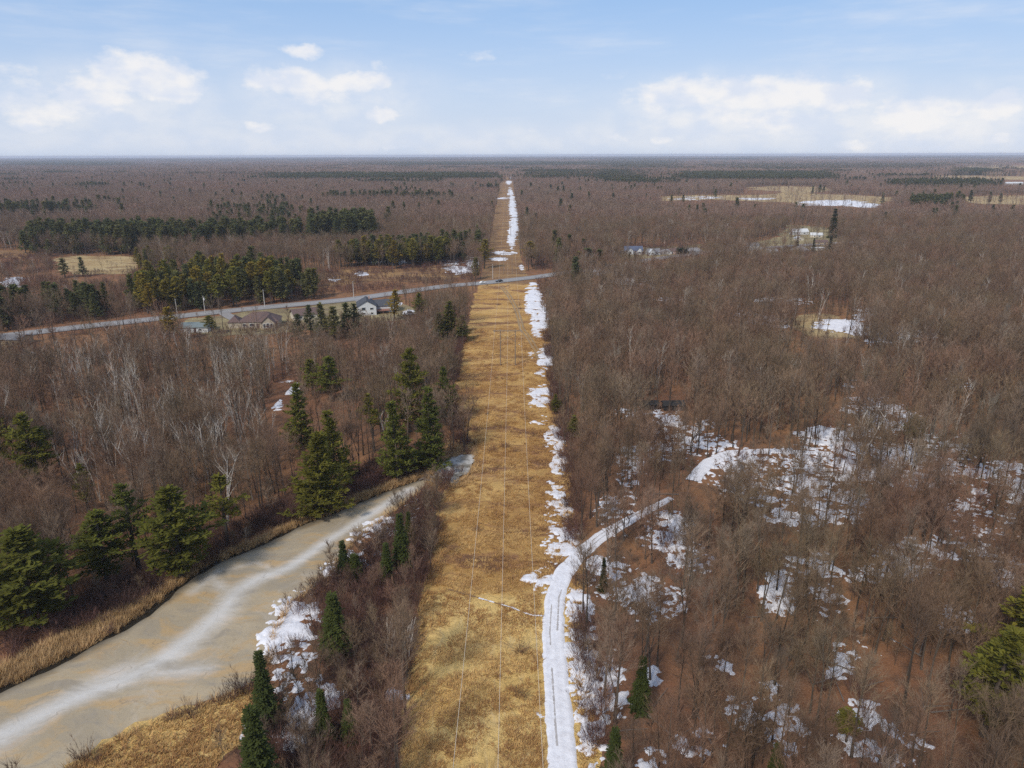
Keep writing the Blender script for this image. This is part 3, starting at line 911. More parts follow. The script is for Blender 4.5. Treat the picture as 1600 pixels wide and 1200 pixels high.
def spruce(h, w, lod=0):
    """narrow spire of drooping boughs down to the ground"""
    T, C = MB(), MB()
    s = [Vector((0, 0, h * i / 5)) for i in range(6)]
    T.tube(s, [h * .016 * (1 - .9 * i / 5) + .01 for i in range(6)], (5, 4, 3)[lod], cap=False)
    n = int(h * (3.2, 2.0, 1.0)[lod])
    for i in range(n):
        g = (i + rnd(0, 1)) / n
        z = h * (.05 + .93 * g)
        L = (w * .5) * (1 - g) ** 1.0 * rnd(.72, 1.22) + .10
        nb = (9, 7, 5)[lod]
        a0 = rnd(0, 6.28)
        for k in range(nb):
            a = a0 + k * 2 * PI / nb + rnd(-.3, .3)
            Lk = L * rnd(.7, 1.2)
            d = Vector((math.cos(a), math.sin(a), -.32 + .35 * g))
            nt = max(1, int(Lk / (.38, .6, 1.1)[lod]))
            for j in range(nt + 1):
                q = Vector((0, 0, z)) + d * Lk * (.2 + .8 * (j + rnd(0, .5)) / (nt + 1))
                tufts(C, q, d, (5, 5, 4)[lod], (.42, .6, 1.0)[lod], (.085, .14, .32)[lod], .35)
    C.blade((0, 0, h * .94), (0, 0, h * 1.03), .05, (1, 0, 0)); C.blade((0, 0, h * .94), (0, 0, h * 1.03), .05, (0, 1, 0))
    return T, C


def shrub(h, w, n=26, tw=5, wid=.014):
    T, C = MB(), MB()
    for i in range(n):
        a = rnd(0, 6.28); r = rnd(0, w * .3)
        L = h * rnd(.6, 1.05)
        s = polyline((math.cos(a) * r, math.sin(a) * r, 0), (math.cos(a) * rnd(.1, .75), math.sin(a) * rnd(.1, .75), 1), L, 3, .1)
        T.tube(s, [.028, .02, .013, .006], 3, cap=False)
        for j in range(tw):
            q, dq = at_line(s, rnd(.35, 1)); twig_fan(C, q, dq, 3, rnd(.5, 1.0) * h / 3, wid, .6)
    return T, C


def tuft(h, n, w):
    m = MB()
    for i in range(n):
        a = rnd(0, 6.28); r = rnd(0, .35); t_ = rnd(.2, 1.1)
        p = Vector((math.cos(a) * r, math.sin(a) * r, 0))
        m.blade(p, p + Vector((math.cos(a) * t_, math.sin(a) * t_, 1)) * h * rnd(.6, 1.1), w, (-math.sin(a), math.cos(a), 0))
    return m


class Kind:
    """prototype variants of a plant: separate trunk / crown meshes for single trees, joined ones for the wood"""
    def __init__(s, name, gens, mt, mc, part=('trunk', 'crown')):
        s.name, s.part = name, part
        s.parts, s.joined = [], []
        for i, (T, C) in enumerate(gens):
            s.parts.append((T.mesh(name + '_' + part[0], mt), C.mesh(name + '_' + part[1], mc)))
            V = T.V + C.V; o = len(T.V)
            me = mesh_from(name, V, T.F + [tuple(q + o for q in f) for f in C.F], [mt, mc])
            me.polygons.foreach_set('material_index', [0] * len(T.F) + [1] * len(C.F)); me.update()
            s.joined.append(me)


def make(name, label, cat, kind, var, loc, rz, scale, group=None):
    t = thing(name, label, cat, loc, rz, group, scale)
    a, b = kind.parts[var % len(kind.parts)]
    link(kind.part[0], a, t); link(kind.part[1], b, t)
    return t


HT = 15.0
K = {}
K['bare'] = Kind('bare_tree', [bare_tree(HT, .16, 0, base=rnd(.30, .46), spread=rnd(.23, .32), nl=random.choice((14, 16, 18)), fork=(i % 3 == 0)) for i in range(9)], M['bark'], M['twig'])
K['bare1'] = Kind('bare_tree_mid', [bare_tree(HT, .17, 1, base=rnd(.32, .46), spread=rnd(.26, .35), fork=(i % 3 == 0)) for i in range(8)], M['bark'], M['twig'])
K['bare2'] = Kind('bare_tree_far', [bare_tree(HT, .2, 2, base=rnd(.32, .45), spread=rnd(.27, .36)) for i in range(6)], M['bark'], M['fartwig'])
K['aspen'] = Kind('aspen_tree', [bare_tree(HT, .15, 0, base=rnd(.25, .35), spread=rnd(.24, .30), nl=15) for i in range(3)], M['pale_twig'], M['pale_twig'])
K['birch'] = Kind('birch_tree', [birch(13, 0, k) for k in (1, 2, 3, 3, 2)], M['birch'], M['pale_twig'])
K['sapling'] = Kind('sapling', [bare_tree(6.0, .05, 1, base=.2, spread=.26, nl=9) for i in range(5)], M['bark'], M['twig'])
K['pine'] = Kind('pine_tree', [pine(17, 8.0, 0, base=rnd(.14, .28), sparse=rnd(.8, .95)) for i in range(5)], M['bark'], M['pine'])
K['sparse_pine'] = Kind('sparse_pine', [pine(16, 7.0, 0, base=.42, sparse=.55) for i in range(2)], M['bark'], M['pine'])
K['cone_pine'] = Kind('cone_pine', [pine(17, 7.4, 0, base=.08, sparse=.97, dense=True) for i in range(3)], M['bark'], M['pine'])
K['pine1'] = Kind('pine_mid', [pine(17, 7.0, 1, base=rnd(.2, .4)) for i in range(4)], M['bark'], M['yellow_pine'])
K['dpine1'] = Kind('dark_pine_mid', [pine(17, 6.5, 1, base=rnd(.1, .3), dense=(i % 2 == 0)) for i in range(4)], M['bark'], M['dark_pine'])
K['pine2'] = Kind('pine_far', [pine(17, 7.5, 2, base=rnd(.1, .25), dense=(i % 2 == 0)) for i in range(4)], M['bark'], M['dark_pine'])
K['spruce'] = Kind('spruce_tree', [spruce(10, 3.4, 0) for i in range(4)], M['bark'], M['spruce'])
K['shrub'] = Kind('shrub', [shrub(3.2, 3.0) for i in range(4)], M['shrub'], M['shrub'], ('stem', 'twigs'))
K['shrub1'] = Kind('shrub_mid', [shrub(3.2, 3.2, 14, 4, .03) for i in range(3)], M['shrub'], M['shrub'], ('stem', 'twigs'))


def patch(size, n, conifer):
    """a far patch of wood: n whole trees in one light mesh"""
    T = MB(); C = MB()
    for i in range(n):
        x, y = rnd(-.5, .5) * size, rnd(-.5, .5) * size
        con = random.random() < conifer
        sc_ = rnd(.75, 1.2)
        if con: t_, c_ = pine(16, 7, 2, base=.1, dense=True)
        else: t_, c_ = bare_tree(HT, .25, 3, base=.35, spread=.3)
        dst = C if con else T
        for m in (t_, c_):
            dst.add([(v[0] * sc_ + x, v[1] * sc_ + y, v[2] * sc_) for v in m.V], m.F)
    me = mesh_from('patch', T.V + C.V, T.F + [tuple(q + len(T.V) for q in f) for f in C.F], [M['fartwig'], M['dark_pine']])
    me.polygons.foreach_set('material_index', [0] * len(T.F) + [1] * len(C.F)); me.update()
    return me


PATCH = [patch(70, 75, 0), patch(70, 75, .03), patch(70, 75, .25), patch(70, 85, .85)]


def scatter(name, meshes, pts, rot, scl, idx, label):
    """one object of kind stuff: instances of the meshes on points"""
    col = bpy.data.collections.new(name + ' sources')
    for i, me in enumerate(meshes):
        col.objects.link(bpy.data.objects.new('%s source %02d' % (name, i), me))
    me = bpy.data.meshes.new(name)
    pts = np.asarray(pts, float)
    me.vertices.add(len(pts)); me.vertices.foreach_set('co', pts.ravel())
    for k, v, ty, key in (('rot', rot, 'FLOAT', 'value'), ('scl', scl, 'FLOAT_VECTOR', 'vector'), ('idx', idx, 'INT', 'value')):
        a = me.attributes.new(k, ty, 'POINT'); a.data.foreach_set(key, np.asarray(v).ravel())
    o = link(name, me)
    ng = bpy.data.node_groups.new(name, 'GeometryNodeTree')
    ng.interface.new_socket('Geometry', in_out='INPUT', socket_type='NodeSocketGeometry')
    ng.interface.new_socket('Geometry', in_out='OUTPUT', socket_type='NodeSocketGeometry')
    N, Lk = ng.nodes, ng.links
    gi, go = N.new('NodeGroupInput'), N.new('NodeGroupOutput')
    ci = N.new('GeometryNodeCollectionInfo'); ci.inputs[0].default_value = col
    ci.inputs['Separate Children'].default_value = True; ci.inputs['Reset Children'].default_value = True
    ip = N.new('GeometryNodeInstanceOnPoints')

    def named(k, ty):
        n = N.new('GeometryNodeInputNamedAttribute'); n.data_type = ty; n.inputs[0].default_value = k
        return n.outputs[0]
    cx = N.new('ShaderNodeCombineXYZ'); Lk.new(named('rot', 'FLOAT'), cx.inputs[2])
    Lk.new(gi.outputs[0], ip.inputs['Points']); Lk.new(ci.outputs[0], ip.inputs['Instance'])
    ip.inputs['Pick Instance'].default_value = True
    Lk.new(named('idx', 'INT'), ip.inputs['Instance Index'])
    Lk.new(cx.outputs[0], ip.inputs['Rotation']); Lk.new(named('scl', 'FLOAT_VECTOR'), ip.inputs['Scale'])
    Lk.new(ip.outputs[0], go.inputs[0])
    md = o.modifiers.new('scatter', 'NODES'); md.node_group = ng
    return tag(o, label, kind='stuff')


# ------------------------------------------------------------------ zones
POLY = dict(
    river=[tuple(p) for p in RIVER_W],   # world metres
)
CLEAR = [  # pixel outlines of open ground that shows in the photograph
    [(0, 520), (225, 490), (560, 459), (590, 462), (600, 474), (420, 490), (240, 507), (0, 536)],
    [(745, 446), (755, 432), (860, 422), (866, 433), (838, 441)],
    [(285, 500), (420, 482), (556, 466), (606, 468), (650, 482), (648, 496), (590, 500), (560, 494), (520, 496), (470, 500), (430, 514), (370, 515), (285, 522)],
    FIELDS[0][1], FIELDS[1][1],
    [(505, 432), (560, 418), (620, 421), (690, 414), (740, 419), (742, 432), (690, 432), (640, 438), (590, 437), (540, 440), (512, 446)],
    [(970, 391), (1000, 384), (1050, 383), (1102, 380), (1102, 391), (1060, 398), (985, 398)],
    [(1170, 383), (1215, 368), (1236, 352), (1295, 354), (1312, 376), (1300, 388), (1220, 389)],
    FIELDS[6][1], FIELDS[7][1], FIELDS[8][1], FIELDS[9][1],
    [(1230, 500), (1262, 494), (1300, 496), (1352, 511), (1340, 522), (1300, 524), (1260, 516)],
    [(1570, 279), (1600, 279), (1600, 287), (1570, 287)],
    [(425, 600), (465, 597), (470, 612), (440, 640), (420, 636)],
    [(1006, 622), (1070, 620), (1072, 641), (1006, 641)],
]
FLOORS = [CLEAR[i] for i in (3, 4, 5, 6, 7, 8, 9, 10, 11)]
BANKS = [  # thick brush on the banks, pixel outlines
    [(0, 1040), (60, 1010), (200, 960), (300, 900), (400, 838), (500, 800), (620, 752), (670, 730), (690, 700), (640, 700), (560, 745), (480, 770), (380, 820), (280, 880), (180, 920), (60, 975), (0, 1000)],
    [(430, 955), (520, 900), (600, 830), (660, 775), (690, 775), (688, 840), (655, 950), (630, 1080), (622, 1200), (600, 1300), (350, 1300), (395, 1150), (425, 1060), (445, 1010)],
]


LUCK = RNG.random(200000)


def free(x, y, h, strict=True):
    """True where a tree of height h may stand"""
    px, py = proj(x, y, 0 * x)
    ok = np.ones(len(x), bool)
    l, r = corr(y)
    inc = (y < 4250) & (x > l + 0.3) & (x < r - 0.3)
    # the right fringe of the strip carries brush, keep it low
    ok &= ~inc
    ok &= ~inpoly(x, y, POLY['river'])
    ok &= ~inpoly(px, py, POND_PX) & ~inpoly(px, py, BANK_PX)
    ok &= (polydist(x, y, TRACK) > 2.3) & (polydist(x, y, TRACK2) > 1.8)
    ok &= polydist(x, y, ROAD) > 9
    for f in (0, .25, .5, .75, 1.0):
        a, b = proj(x, y, h * f * .95)
        for ci, c in enumerate(CLEAR):
            hit = inpoly(a, b, c)
            if ci in (6, 7): hit &= LUCK[:len(x)] < .84
            if ci == 2: hit &= LUCK[:len(x)] < .93
            if ci == 0: hit &= (LUCK[:len(x)] < .9) | (a > 400)
            if ci in (3, 8, 9, 10, 11, 12, 15): hit &= LUCK[:len(x)] < .90
            ok &= ~hit
    return ok


def jitter_grid(y0, y1, s, wid=0.80, pad=45):
    n = int(y1 * wid + pad)
    X, Y = np.meshgrid(np.arange(-n, n, s), np.arange(y0, y1, s))
    X = X + RNG.uniform(-.5, .5, X.shape) * s; Y = Y + RNG.uniform(-.5, .5, Y.shape) * s
    X, Y = X.ravel(), Y.ravel()
    k = (np.abs(X) < Y * wid + pad) & (Y > y0) & (Y < y1)
    return X[k], Y[k]


ORD = ['', 'second ', 'third ', 'fourth ', 'fifth ', 'sixth ', 'seventh ', 'eighth ', 'ninth ', 'tenth ', 'eleventh ', 'twelfth ', 'thirteenth ', 'fourteenth ', 'fifteenth ', 'sixteenth ', 'seventeenth ', 'eighteenth ', 'nineteenth ', 'twentieth ']
TENS = {2: ('twenty', 'twentieth'), 3: ('thirty', 'thirtieth'), 4: ('forty', 'fortieth'), 5: ('fifty', 'fiftieth'), 6: ('sixty', 'sixtieth'), 7: ('seventy', 'seventieth'), 8: ('eighty', 'eightieth'), 9: ('ninety', 'ninetieth')}


def ordinal(n):
    """'' for the first, 'second ', 'twenty-third ' ..."""
    if n <= 20: return ORD[n - 1]
    a, b = divmod(n, 10)
    return TENS[a][1] + ' ' if b == 0 else TENS[a][0] + '-' + (ORD[b - 1] or 'first ')


# ------------------------------------------------------------------ placed conifers (the ones one can point at)
def solve_h(x, y, top_py):
    a, b = 1.0, 45.0
    for _ in range(40):
        m = (a + b) / 2
        if proj(np.array(x), np.array(y), m)[1] > top_py: a = m
        else: b = m
    return a


CROWNS = []
PLACED = []   # (x, y, radius) of placed trees


def place_con(kind, px, by, ty, wpx, label, var=0, name='pine_tree', cat='pine', group=None):
    x, y = G(px, by)
    h = solve_h(x, y, ty)
    depth = math.hypot(y, CAM_H) * .97
    w = wpx / FPX * depth
    base_h, base_w = {'pine': (17, 8.0), 'sparse_pine': (16, 7.0), 'cone_pine': (17, 7.4), 'spruce': (10, 3.4), 'pine1': (17, 7.0), 'dpine1': (17, 6.5)}[kind]
    s = w / base_w * (1.22 if kind != 'spruce' else 1.0)
    make(name, label, cat, K[kind], var, (x, y, 0), random.uniform(0, 6.28), (s, s, h / base_h), group)
    PLACED.append((x, y, w * .42)); CROWNS.append((px, by, ty, wpx))


PINES = [
    ('pine', 55, 985, 832, 135, 'big dark pine over the creek bank at the left edge of the picture'),
    ('pine', 5, 965, 870, 80, 'pine cut by the left edge beside the biggest creekside pine'),
    ('pine', 8, 735, 640, 42, 'pine half hidden at the left edge above the creek wood'),
    ('pine', 66, 765, 645, 72, 'lone olive pine with a rounded crown among bare trees at far left'),
    ('pine', 168, 905, 795, 85, 'pine on the creek bank left of the wide olive pine'),
    ('pine', 284, 905, 757, 105, 'wide olive pine standing on the bank above the dark water'),
    ('sparse_pine', 218, 890, 758, 66, 'thin layered pine between the two bushy creekside pines'),
    ('sparse_pine', 356, 850, 742, 62, 'ragged pine with flat boughs right of the wide olive pine'),
    ('pine', 137, 800, 725, 30, 'slim small pine beside the white birches'),
    ('cone_pine', 500, 805, 672, 78, 'tall dark pine closest to the creek in the middle cluster'),
    ('cone_pine', 528, 760, 640, 56, 'dark pine rising just behind the tall creekside pine'),
    ('cone_pine', 471, 700, 597, 50, 'dark conical pine beside the small snow patch'),
    ('cone_pine', 622, 748, 623, 52, 'left one of the two tall pines by the frozen pool'),
    ('cone_pine', 674, 735, 607, 56, 'right one of the two tall pines by the frozen pool'),
    ('pine', 641, 675, 543, 60, 'broad olive pine standing behind the two tall pines by the pool'),
    ('pine', 696, 665, 572, 34, 'narrow pine at the edge of the grass strip above the pool'),
    ('sparse_pine', 585, 705, 614, 40, 'thin flat topped pine in the bare wood left of the pool'),
    ('pine', 518, 628, 556, 52, 'bushy dark pine in the middle of the left wood'),
    ('pine', 489, 618, 562, 40, 'smaller dark pine left of the bushy one in the left wood'),
    ('cone_pine', 700, 527, 470, 34, 'dark pine by the strip, tallest of three below the road'),
    ('cone_pine', 687, 530, 488, 28, 'dark pine by the strip, left of three below the road'),
    ('cone_pine', 721, 533, 492, 24, 'dark pine on the strip edge, right of three below the road'),
    ('pine1', 266, 535, 481, 30, 'yellow green pine in front of the grey green shed'),
    ('pine1', 332, 523, 494, 22, 'small yellow pine beside the grey green shed'),
    ('pine1', 616, 500, 453, 24, 'green pine standing right of the white house'),
    ('pine', 656, 497, 457, 26, 'dark round pine between the white house and the strip'),
    ('dpine1', 467, 530, 491, 20, 'dark slim evergreen right of the brown roofed house'),
    ('dpine1', 487, 528, 477, 22, 'dark evergreen in the yard row, nearest the brown roofed house'),
    ('dpine1', 505, 530, 474, 24, 'dark evergreen in the yard row, second from the brown roofed house'),
    ('dpine1', 524, 532, 480, 26, 'dark evergreen in the middle of the yard row'),
    ('dpine1', 543, 526, 474, 24, 'dark evergreen in the yard row, second from the white house'),
    ('dpine1', 556, 522, 475, 22, 'dark evergreen in the yard row, touching the white house'),
    ('pine', 1582, 1085, 922, 130, 'big olive pine at the right edge, the higher of two'),
    ('pine', 1535, 1150, 980, 95, 'olive pine with a bare trunk below the big one at the right edge'),
    ('cone_pine', 896, 680, 650, 24, 'small dark evergreen at the right edge of the snow patches'),
    ('pine', 868, 648, 615, 16, 'thin evergreen on the right side of the grass strip'),
    ('pine', 1424, 685, 648, 28, 'lone green pine among snow patches in the right wood'),
    ('pine1', 1322, 1160, 1108, 36, 'olive young pine among snow patches near the bottom right'),
    ('pine1', 757, 420, 374, 24, 'green pine left of the grass strip just beyond the road'),
    ('pine1', 831, 417, 378, 24, 'green pine right of the grass strip just beyond the road'),
    ('dpine1', 918, 420, 388, 28, 'dark bushy pine between the road and the blue roofed house'),
    ('dpine1', 102, 434, 404, 18, 'dark small conifer at the front of the straw field, the left one'),
    ('dpine1', 130, 432, 402, 14, 'dark small conifer at the front of the straw field, the right one'),
    ('pine1', 905, 418, 393, 18, 'olive pine left of the dark bushy one near the blue roofed house'),
    ('dpine1', 936, 416, 390, 22, 'pine beside the dark bushy one near the blue roofed house'),
]
for i, a in enumerate(PINES):
    place_con(*a, var=i)
SPRUCES = [
    (410, 1245, 1105, 58, 'dark spruce at the bottom, biggest of the pair by the creek bank'),
    (419, 1135, 1018, 40, 'narrow spruce standing right behind the biggest spruce on the bank'),
    (508, 1165, 1078, 32, 'small spruce right of the snow patch near the bottom'),
    (548, 1155, 1093, 28, 'shortest spruce in the brush left of the straw field'),
    (527, 1025, 927, 48, 'dense dark spruce alone in the brush between creek and straw field'),
    (539, 905, 845, 26, 'pointed spruce on the creek edge above the snowy bank'),
    (556, 905, 866, 32, 'low bushy spruce beside the pointed one on the creek edge'),
    (606, 908, 848, 26, 'spruce left of the tallest one in the brush by the creek'),
    (629, 895, 803, 34, 'tallest spruce in the brush between creek and straw grass'),
    (640, 850, 800, 18, 'thin spruce tucked behind the tallest one in the brush'),
    (942, 925, 872, 16, 'thin spruce right of the bend of the snowy track'),
    (1000, 1110, 1026, 32, 'spruce standing in snow patches right of the track'),
    (957, 1235, 1138, 36, 'dark spruce at the bottom edge right of the track'),
    (1206, 1245, 1162, 34, 'spruce top poking up at the bottom edge in the right wood'),
    (1382, 410, 380, 8, 'tiny dark spruce right of the distant hamlet'),
    (982, 424, 396, 11, 'left one of two little spruces before the blue roofed house'),
    (991, 426, 397, 11, 'right one of two little spruces before the blue roofed house'),
    (1270, 395, 372, 9, 'little spruce in the middle of the distant hamlet'),
    (1296, 394, 369, 12, 'dark spruce at the right end of the distant hamlet'),
    (1245, 386, 368, 7, 'tiny spruce left in the distant hamlet'),
    (1300, 372, 326, 18, 'tall dark evergreen behind the distant hamlet'),
]
for i, (a, b, c, w, lab) in enumerate(SPRUCES):
    place_con('spruce', a, b, c, w, lab, i, 'spruce_tree', 'spruce')
PA = np.array(PLACED)


def off_placed(x, y, k=1.0):
    ok = np.ones(len(x), bool)
    for (a, b, r) in PLACED:
        ok &= np.hypot(x - a, y - b) > r * k
    return ok


# ---- conifer stands (single trees, shared label in a stand)
STANDS = [  # polygon of the bases in pixels, n, kind, top-height range, label, group
    ([(205, 494), (225, 462), (320, 440), (420, 440), (500, 458), (506, 470), (400, 480), (300, 490), (240, 499)], 70, 'pine1', (15, 21), 'yellow green pine in the tall roadside stand', 'roadside pine stand'),
    ([(45, 399), (230, 399), (330, 397), (420, 392), (480, 388), (470, 378), (330, 380), (45, 382)], 85, 'dpine1', (18, 24), 'dark pine in the plantation row behind the field', 'plantation row behind the field'),
    ([(486, 390), (586, 390), (584, 372), (488, 372)], 42, 'dpine1', (22, 28), 'dark conifer in the compact block', 'dark conifer block'),
    ([(515, 418), (560, 408), (705, 404), (706, 414), (640, 420), (545, 422)], 40, 'pine1', (15, 20), 'yellowish pine in the row above the clearing', 'pines above the clearing'),
    ([(215, 432), (300, 420), (290, 408), (215, 412)], 14, 'pine1', (11, 15), 'low olive pine beside the straw field', 'pines by the straw field'),
    ([(-20, 350), (145, 346), (140, 336), (-20, 338)], 30, 'dpine1', (18, 24), 'conifer in the far patch at the edge', 'far conifer patch at left'),
    ([(60, 505), (185, 500), (190, 486), (75, 488)], 16, 'dpine1', (12, 17), 'olive pine in the clump above the road', 'pines above the road at left'),
    ([(-30, 528), (22, 520), (15, 490), (-30, 480)], 9, 'dpine1', (14, 18), 'dark pine above the tan garage', 'pines at the left edge'),
]
for poly, n, kd, (h0, h1), lab, grp in STANDS:
    xs = [p[0] for p in poly]; ys = [p[1] for p in poly]; c = 0; tries = 0; here = []
    while c < n and tries < 6000:
        tries += 1
        px, py = random.uniform(min(xs), max(xs)), random.uniform(min(ys), max(ys))
        if not inpoly(np.array([px]), np.array([py]), poly)[0]: continue
        x, y = G(px, py)
        if polydist(np.array([x]), np.array([y]), ROAD)[0] < 8 or any(math.hypot(x - a, y - b) < 2.2 for a, b, _ in PLACED[-n:]): continue
        h = random.uniform(h0, h1); s = h / 17 * random.uniform(1.05, 1.55)
        st_ = make('pine_tree', lab, 'pine', K[kd], c, (x, y, 0), random.uniform(0, 6.28), (s, s, h / 17), grp)
        PLACED.append((x, y, 1.5)); c += 1; here.append((px, st_))
    for n_, (_, st_) in enumerate(sorted(here, key=lambda q: q[0])):
        st_['label'] = lab + ', ' + (ordinal(n_ + 1) + 'from the left' if n_ else 'leftmost')

# ------------------------------------------------------------------ the bare wood
# near + middle trees
def thin_mask(x, y):
    """gaps and thickets of the wood"""
    n = fbm(x / 16, y / 16, 3, 61)
    px, py = proj(x, y, 0 * x)
    p = np.clip(0.25 + 1.5 * (n - 0.18), 0.30, 1.0)
    return RNG.random(len(x)) < p


MARKS = [(905, 866, 'the bend of the snowy track'), (942, 925, 'the thin spruce by the track bend'), (1000, 1110, 'the spruce among snow patches'), (957, 1235, 'the bottom edge spruce beside the track'),
         (1206, 1245, 'the spruce top at the bottom edge'), (1322, 1160, 'the olive young pine'), (1582, 1085, 'the big olive pine at the right edge'), (1424, 685, 'the lone green pine in the snow patches'),
         (1035, 641, 'the two black sheds'), (1104, 725, 'the second bend of the forest track'), (1300, 709, 'the far end of the forest track'), (284, 905, 'the wide olive pine'), (66, 765, 'the lone round crowned pine'),
         (55, 985, 'the big pine at the left edge'), (500, 805, 'the tall creekside pine'), (648, 740, 'the two pines by the pool'), (446, 606, 'the little snow patch in the left wood'), (137, 800, 'the slim pine by the birches'),
         (518, 628, 'the bushy dark pine'), (527, 1025, 'the dense lone spruce'), (629, 895, 'the tallest spruce in the brush'), (410, 1245, 'the biggest bank spruce'), (356, 850, 'the ragged flat boughed pine'), (622, 1022, 'the heap of pale poles'),
         (896, 680, 'the small dark evergreen by the snow'), (385, 1085, 'the bushes at the ice edge')]
MW = [tuple(G(a, b)) for a, b, _ in MARKS]
TO_NAME = []   # (thing, words, x, y): labelled at the end by the nearest landmark and rank


def name_by_landmark():
    groups = {}
    for t_, w_, x, y in TO_NAME:
        k = min(range(len(MW)), key=lambda q: (x - MW[q][0]) ** 2 + (y - MW[q][1]) ** 2)
        dx, dy = x - MW[k][0], y - MW[k][1]
        side = ('right of' if dx > 0 else 'left of') if abs(dx) > abs(dy) else ('behind' if dy > 0 else 'in front of')
        groups.setdefault((w_, k, side), []).append((dx * dx + dy * dy, t_))
    for (w_, k, side), lst in groups.items():
        lst.sort(key=lambda q: q[0])
        for n_, (_, t_) in enumerate(lst):
            t_['label'] = '%s, %snearest %s %s' % (w_, ordinal(n_ + 1), side, MARKS[k][2])


X1, Y1 = jitter_grid(46, 330, 3.65)
Hs = RNG.uniform(11.5, 17.5, len(X1))
px1, py1 = proj(X1, Y1, 0 * X1)
inb = inpoly(px1, py1, BANKS[1]) | inpoly(px1, py1, BANKS[0])
Hs = np.where(inpoly(px1, py1, BANKS[1]), RNG.uniform(5, 9.5, len(X1)), Hs)
Hs = np.where(inpoly(px1, py1, BANKS[0]), RNG.uniform(5, 10, len(X1)), Hs)
ok = free(X1, Y1, Hs) & thin_mask(X1, Y1) & off_placed(X1, Y1, .8)
ok &= ~(inpoly(px1, py1, BANKS[0]) & (RNG.random(len(X1)) < .97))
# trees in front of the creek would hide it: nothing tall right at the near bank
for f in (.5, 1.0):
    a, b = proj(X1, Y1, Hs * f)
    ok &= ~(inpoly(a, b, list(zip(*[np.array(RF + RN[::-1], float)[:, 0], np.array(RF + RN[::-1], float)[:, 1]]))) & ~(px1 < 430) & (RNG.random(len(X1)) < .85))
    ok &= ~(inpoly(a, b, [(a_[0], a_[1]) for a_ in TRACK_PX] + [(1050, 790), (950, 855), (905, 900), (900, 960), (905, 1420)]) & (RNG.random(len(X1)) < np.where(px1 > 980, .45, .85)))
    ok &= ~(inpoly(a, b, [(1074, 756), (1100, 718), (1138, 701), (1300, 703), (1300, 713), (1144, 716), (1098, 762)]) & (RNG.random(len(X1)) < .95))
    for (qx, qy, top, wpx) in CROWNS:   # keep the placed conifers in view
        ok &= ~((np.abs(a - qx) < wpx * .42) & (b > top) & (b < qy - (qy - top) * .15) & (py1 > qy) & (RNG.random(len(X1)) < .8))
snm = np.zeros(len(X1))
for (cx, cy, rx, ry, st) in SNOW:
    if cx > 960: snm = np.maximum(snm, st * (((px1 - cx) / rx) ** 2 + ((py1 - cy) / ry) ** 2 < 1.0))
ok &= ~((snm > .62) & (RNG.random(len(X1)) < .40))
ok &= ~(inpoly(px1, py1, [(430, 960), (520, 900), (600, 830), (660, 775), (640, 765), (590, 800), (500, 880), (420, 945)]) & (RNG.random(len(X1)) < .8))
view2 = RNG.random(len(X1)) < .88
for f in np.linspace(.1, 1.0, 12):   # the farther stretch of the track shows through a gap in the trees
    a, b = proj(X1, Y1, Hs * f)
    ok &= ~(inpoly(a, b, [(1076, 756), (1100, 720), (1138, 703), (1300, 704), (1300, 711), (1144, 714), (1098, 760)]) & view2)
ok &= ~((px1 < 460) & (polydist(X1, Y1, rf) < 8.5))
ok &= ~((px1 < 440) & (py1 > 1060)) & ~((px1 < 480) & (px1 > 380) & (py1 > 880) & (RNG.random(len(X1)) < .8))
X1, Y1, Hs = X1[ok], Y1[ok], Hs[ok]
px1, py1 = proj(X1, Y1, 0 * X1)
tx, ty_ = proj(X1, Y1, Hs)
inframe = (px1 > -60) & (px1 < 1660) & (ty_ < 1190)
size = (py1 - ty_) * inframe
order = np.argsort(-size)
birch_zone = [(90, 780), (90, 600), (330, 560), (470, 560), (450, 720), (250, 800)]
bz = (inpoly(px1, py1, birch_zone) & (RNG.random(len(X1)) < .30)) | (RNG.random(len(X1)) < .022)
bz &= (Hs > 8) & ((py1 < 1080) & (px1 < 800) | (py1 < 800))
az_ = (~bz) & (py1 < 980) & (RNG.random(len(X1)) < .018) & (Hs > 8)
counts = {'bare': 0, 'birch': 0, 'aspen': 0}
rest_b, rest_w = [], []
for i in order:
    x, y, h = float(X1[i]), float(Y1[i]), float(Hs[i])
    k = 'birch' if bz[i] else 'aspen' if az_[i] else 'bare'
    if size[i] > 0 and counts[k] < 290:
        wide = random.uniform(.85, 1.2)
        lab = {'bare': ('short bare tree' if h < 10 else 'tall bare tree' if h > 15 else 'bare tree'), 'birch': 'white birch', 'aspen': 'pale bare aspen'}[k]
        grp = {'bare': 'leafless trees of the wood', 'birch': 'white birches in the wood', 'aspen': 'pale aspens in the wood'}[k]
        hh = {'bare': HT, 'birch': 13, 'aspen': HT}[k]
        s = h / hh * wide
        t_ = make({'bare': 'bare_tree', 'birch': 'birch_tree', 'aspen': 'aspen_tree'}[k], lab, {'bare': 'tree', 'birch': 'birch', 'aspen': 'aspen'}[k], K[k], random.randrange(20), (x, y, 0), random.uniform(0, 6.28), (s, s, h / hh), grp)
        TO_NAME.append((t_, lab, x, y))
        counts[k] += 1
    else:
        (rest_w if k == 'birch' else rest_b).append((x, y, h))


def arr_scl(h, ref, lo=.85, hi=1.2):
    h = np.asarray(h); s = h / ref * RNG.uniform(lo, hi, len(h))
    return np.stack([s, s, h / ref], -1)


rb = np.array(rest_b)
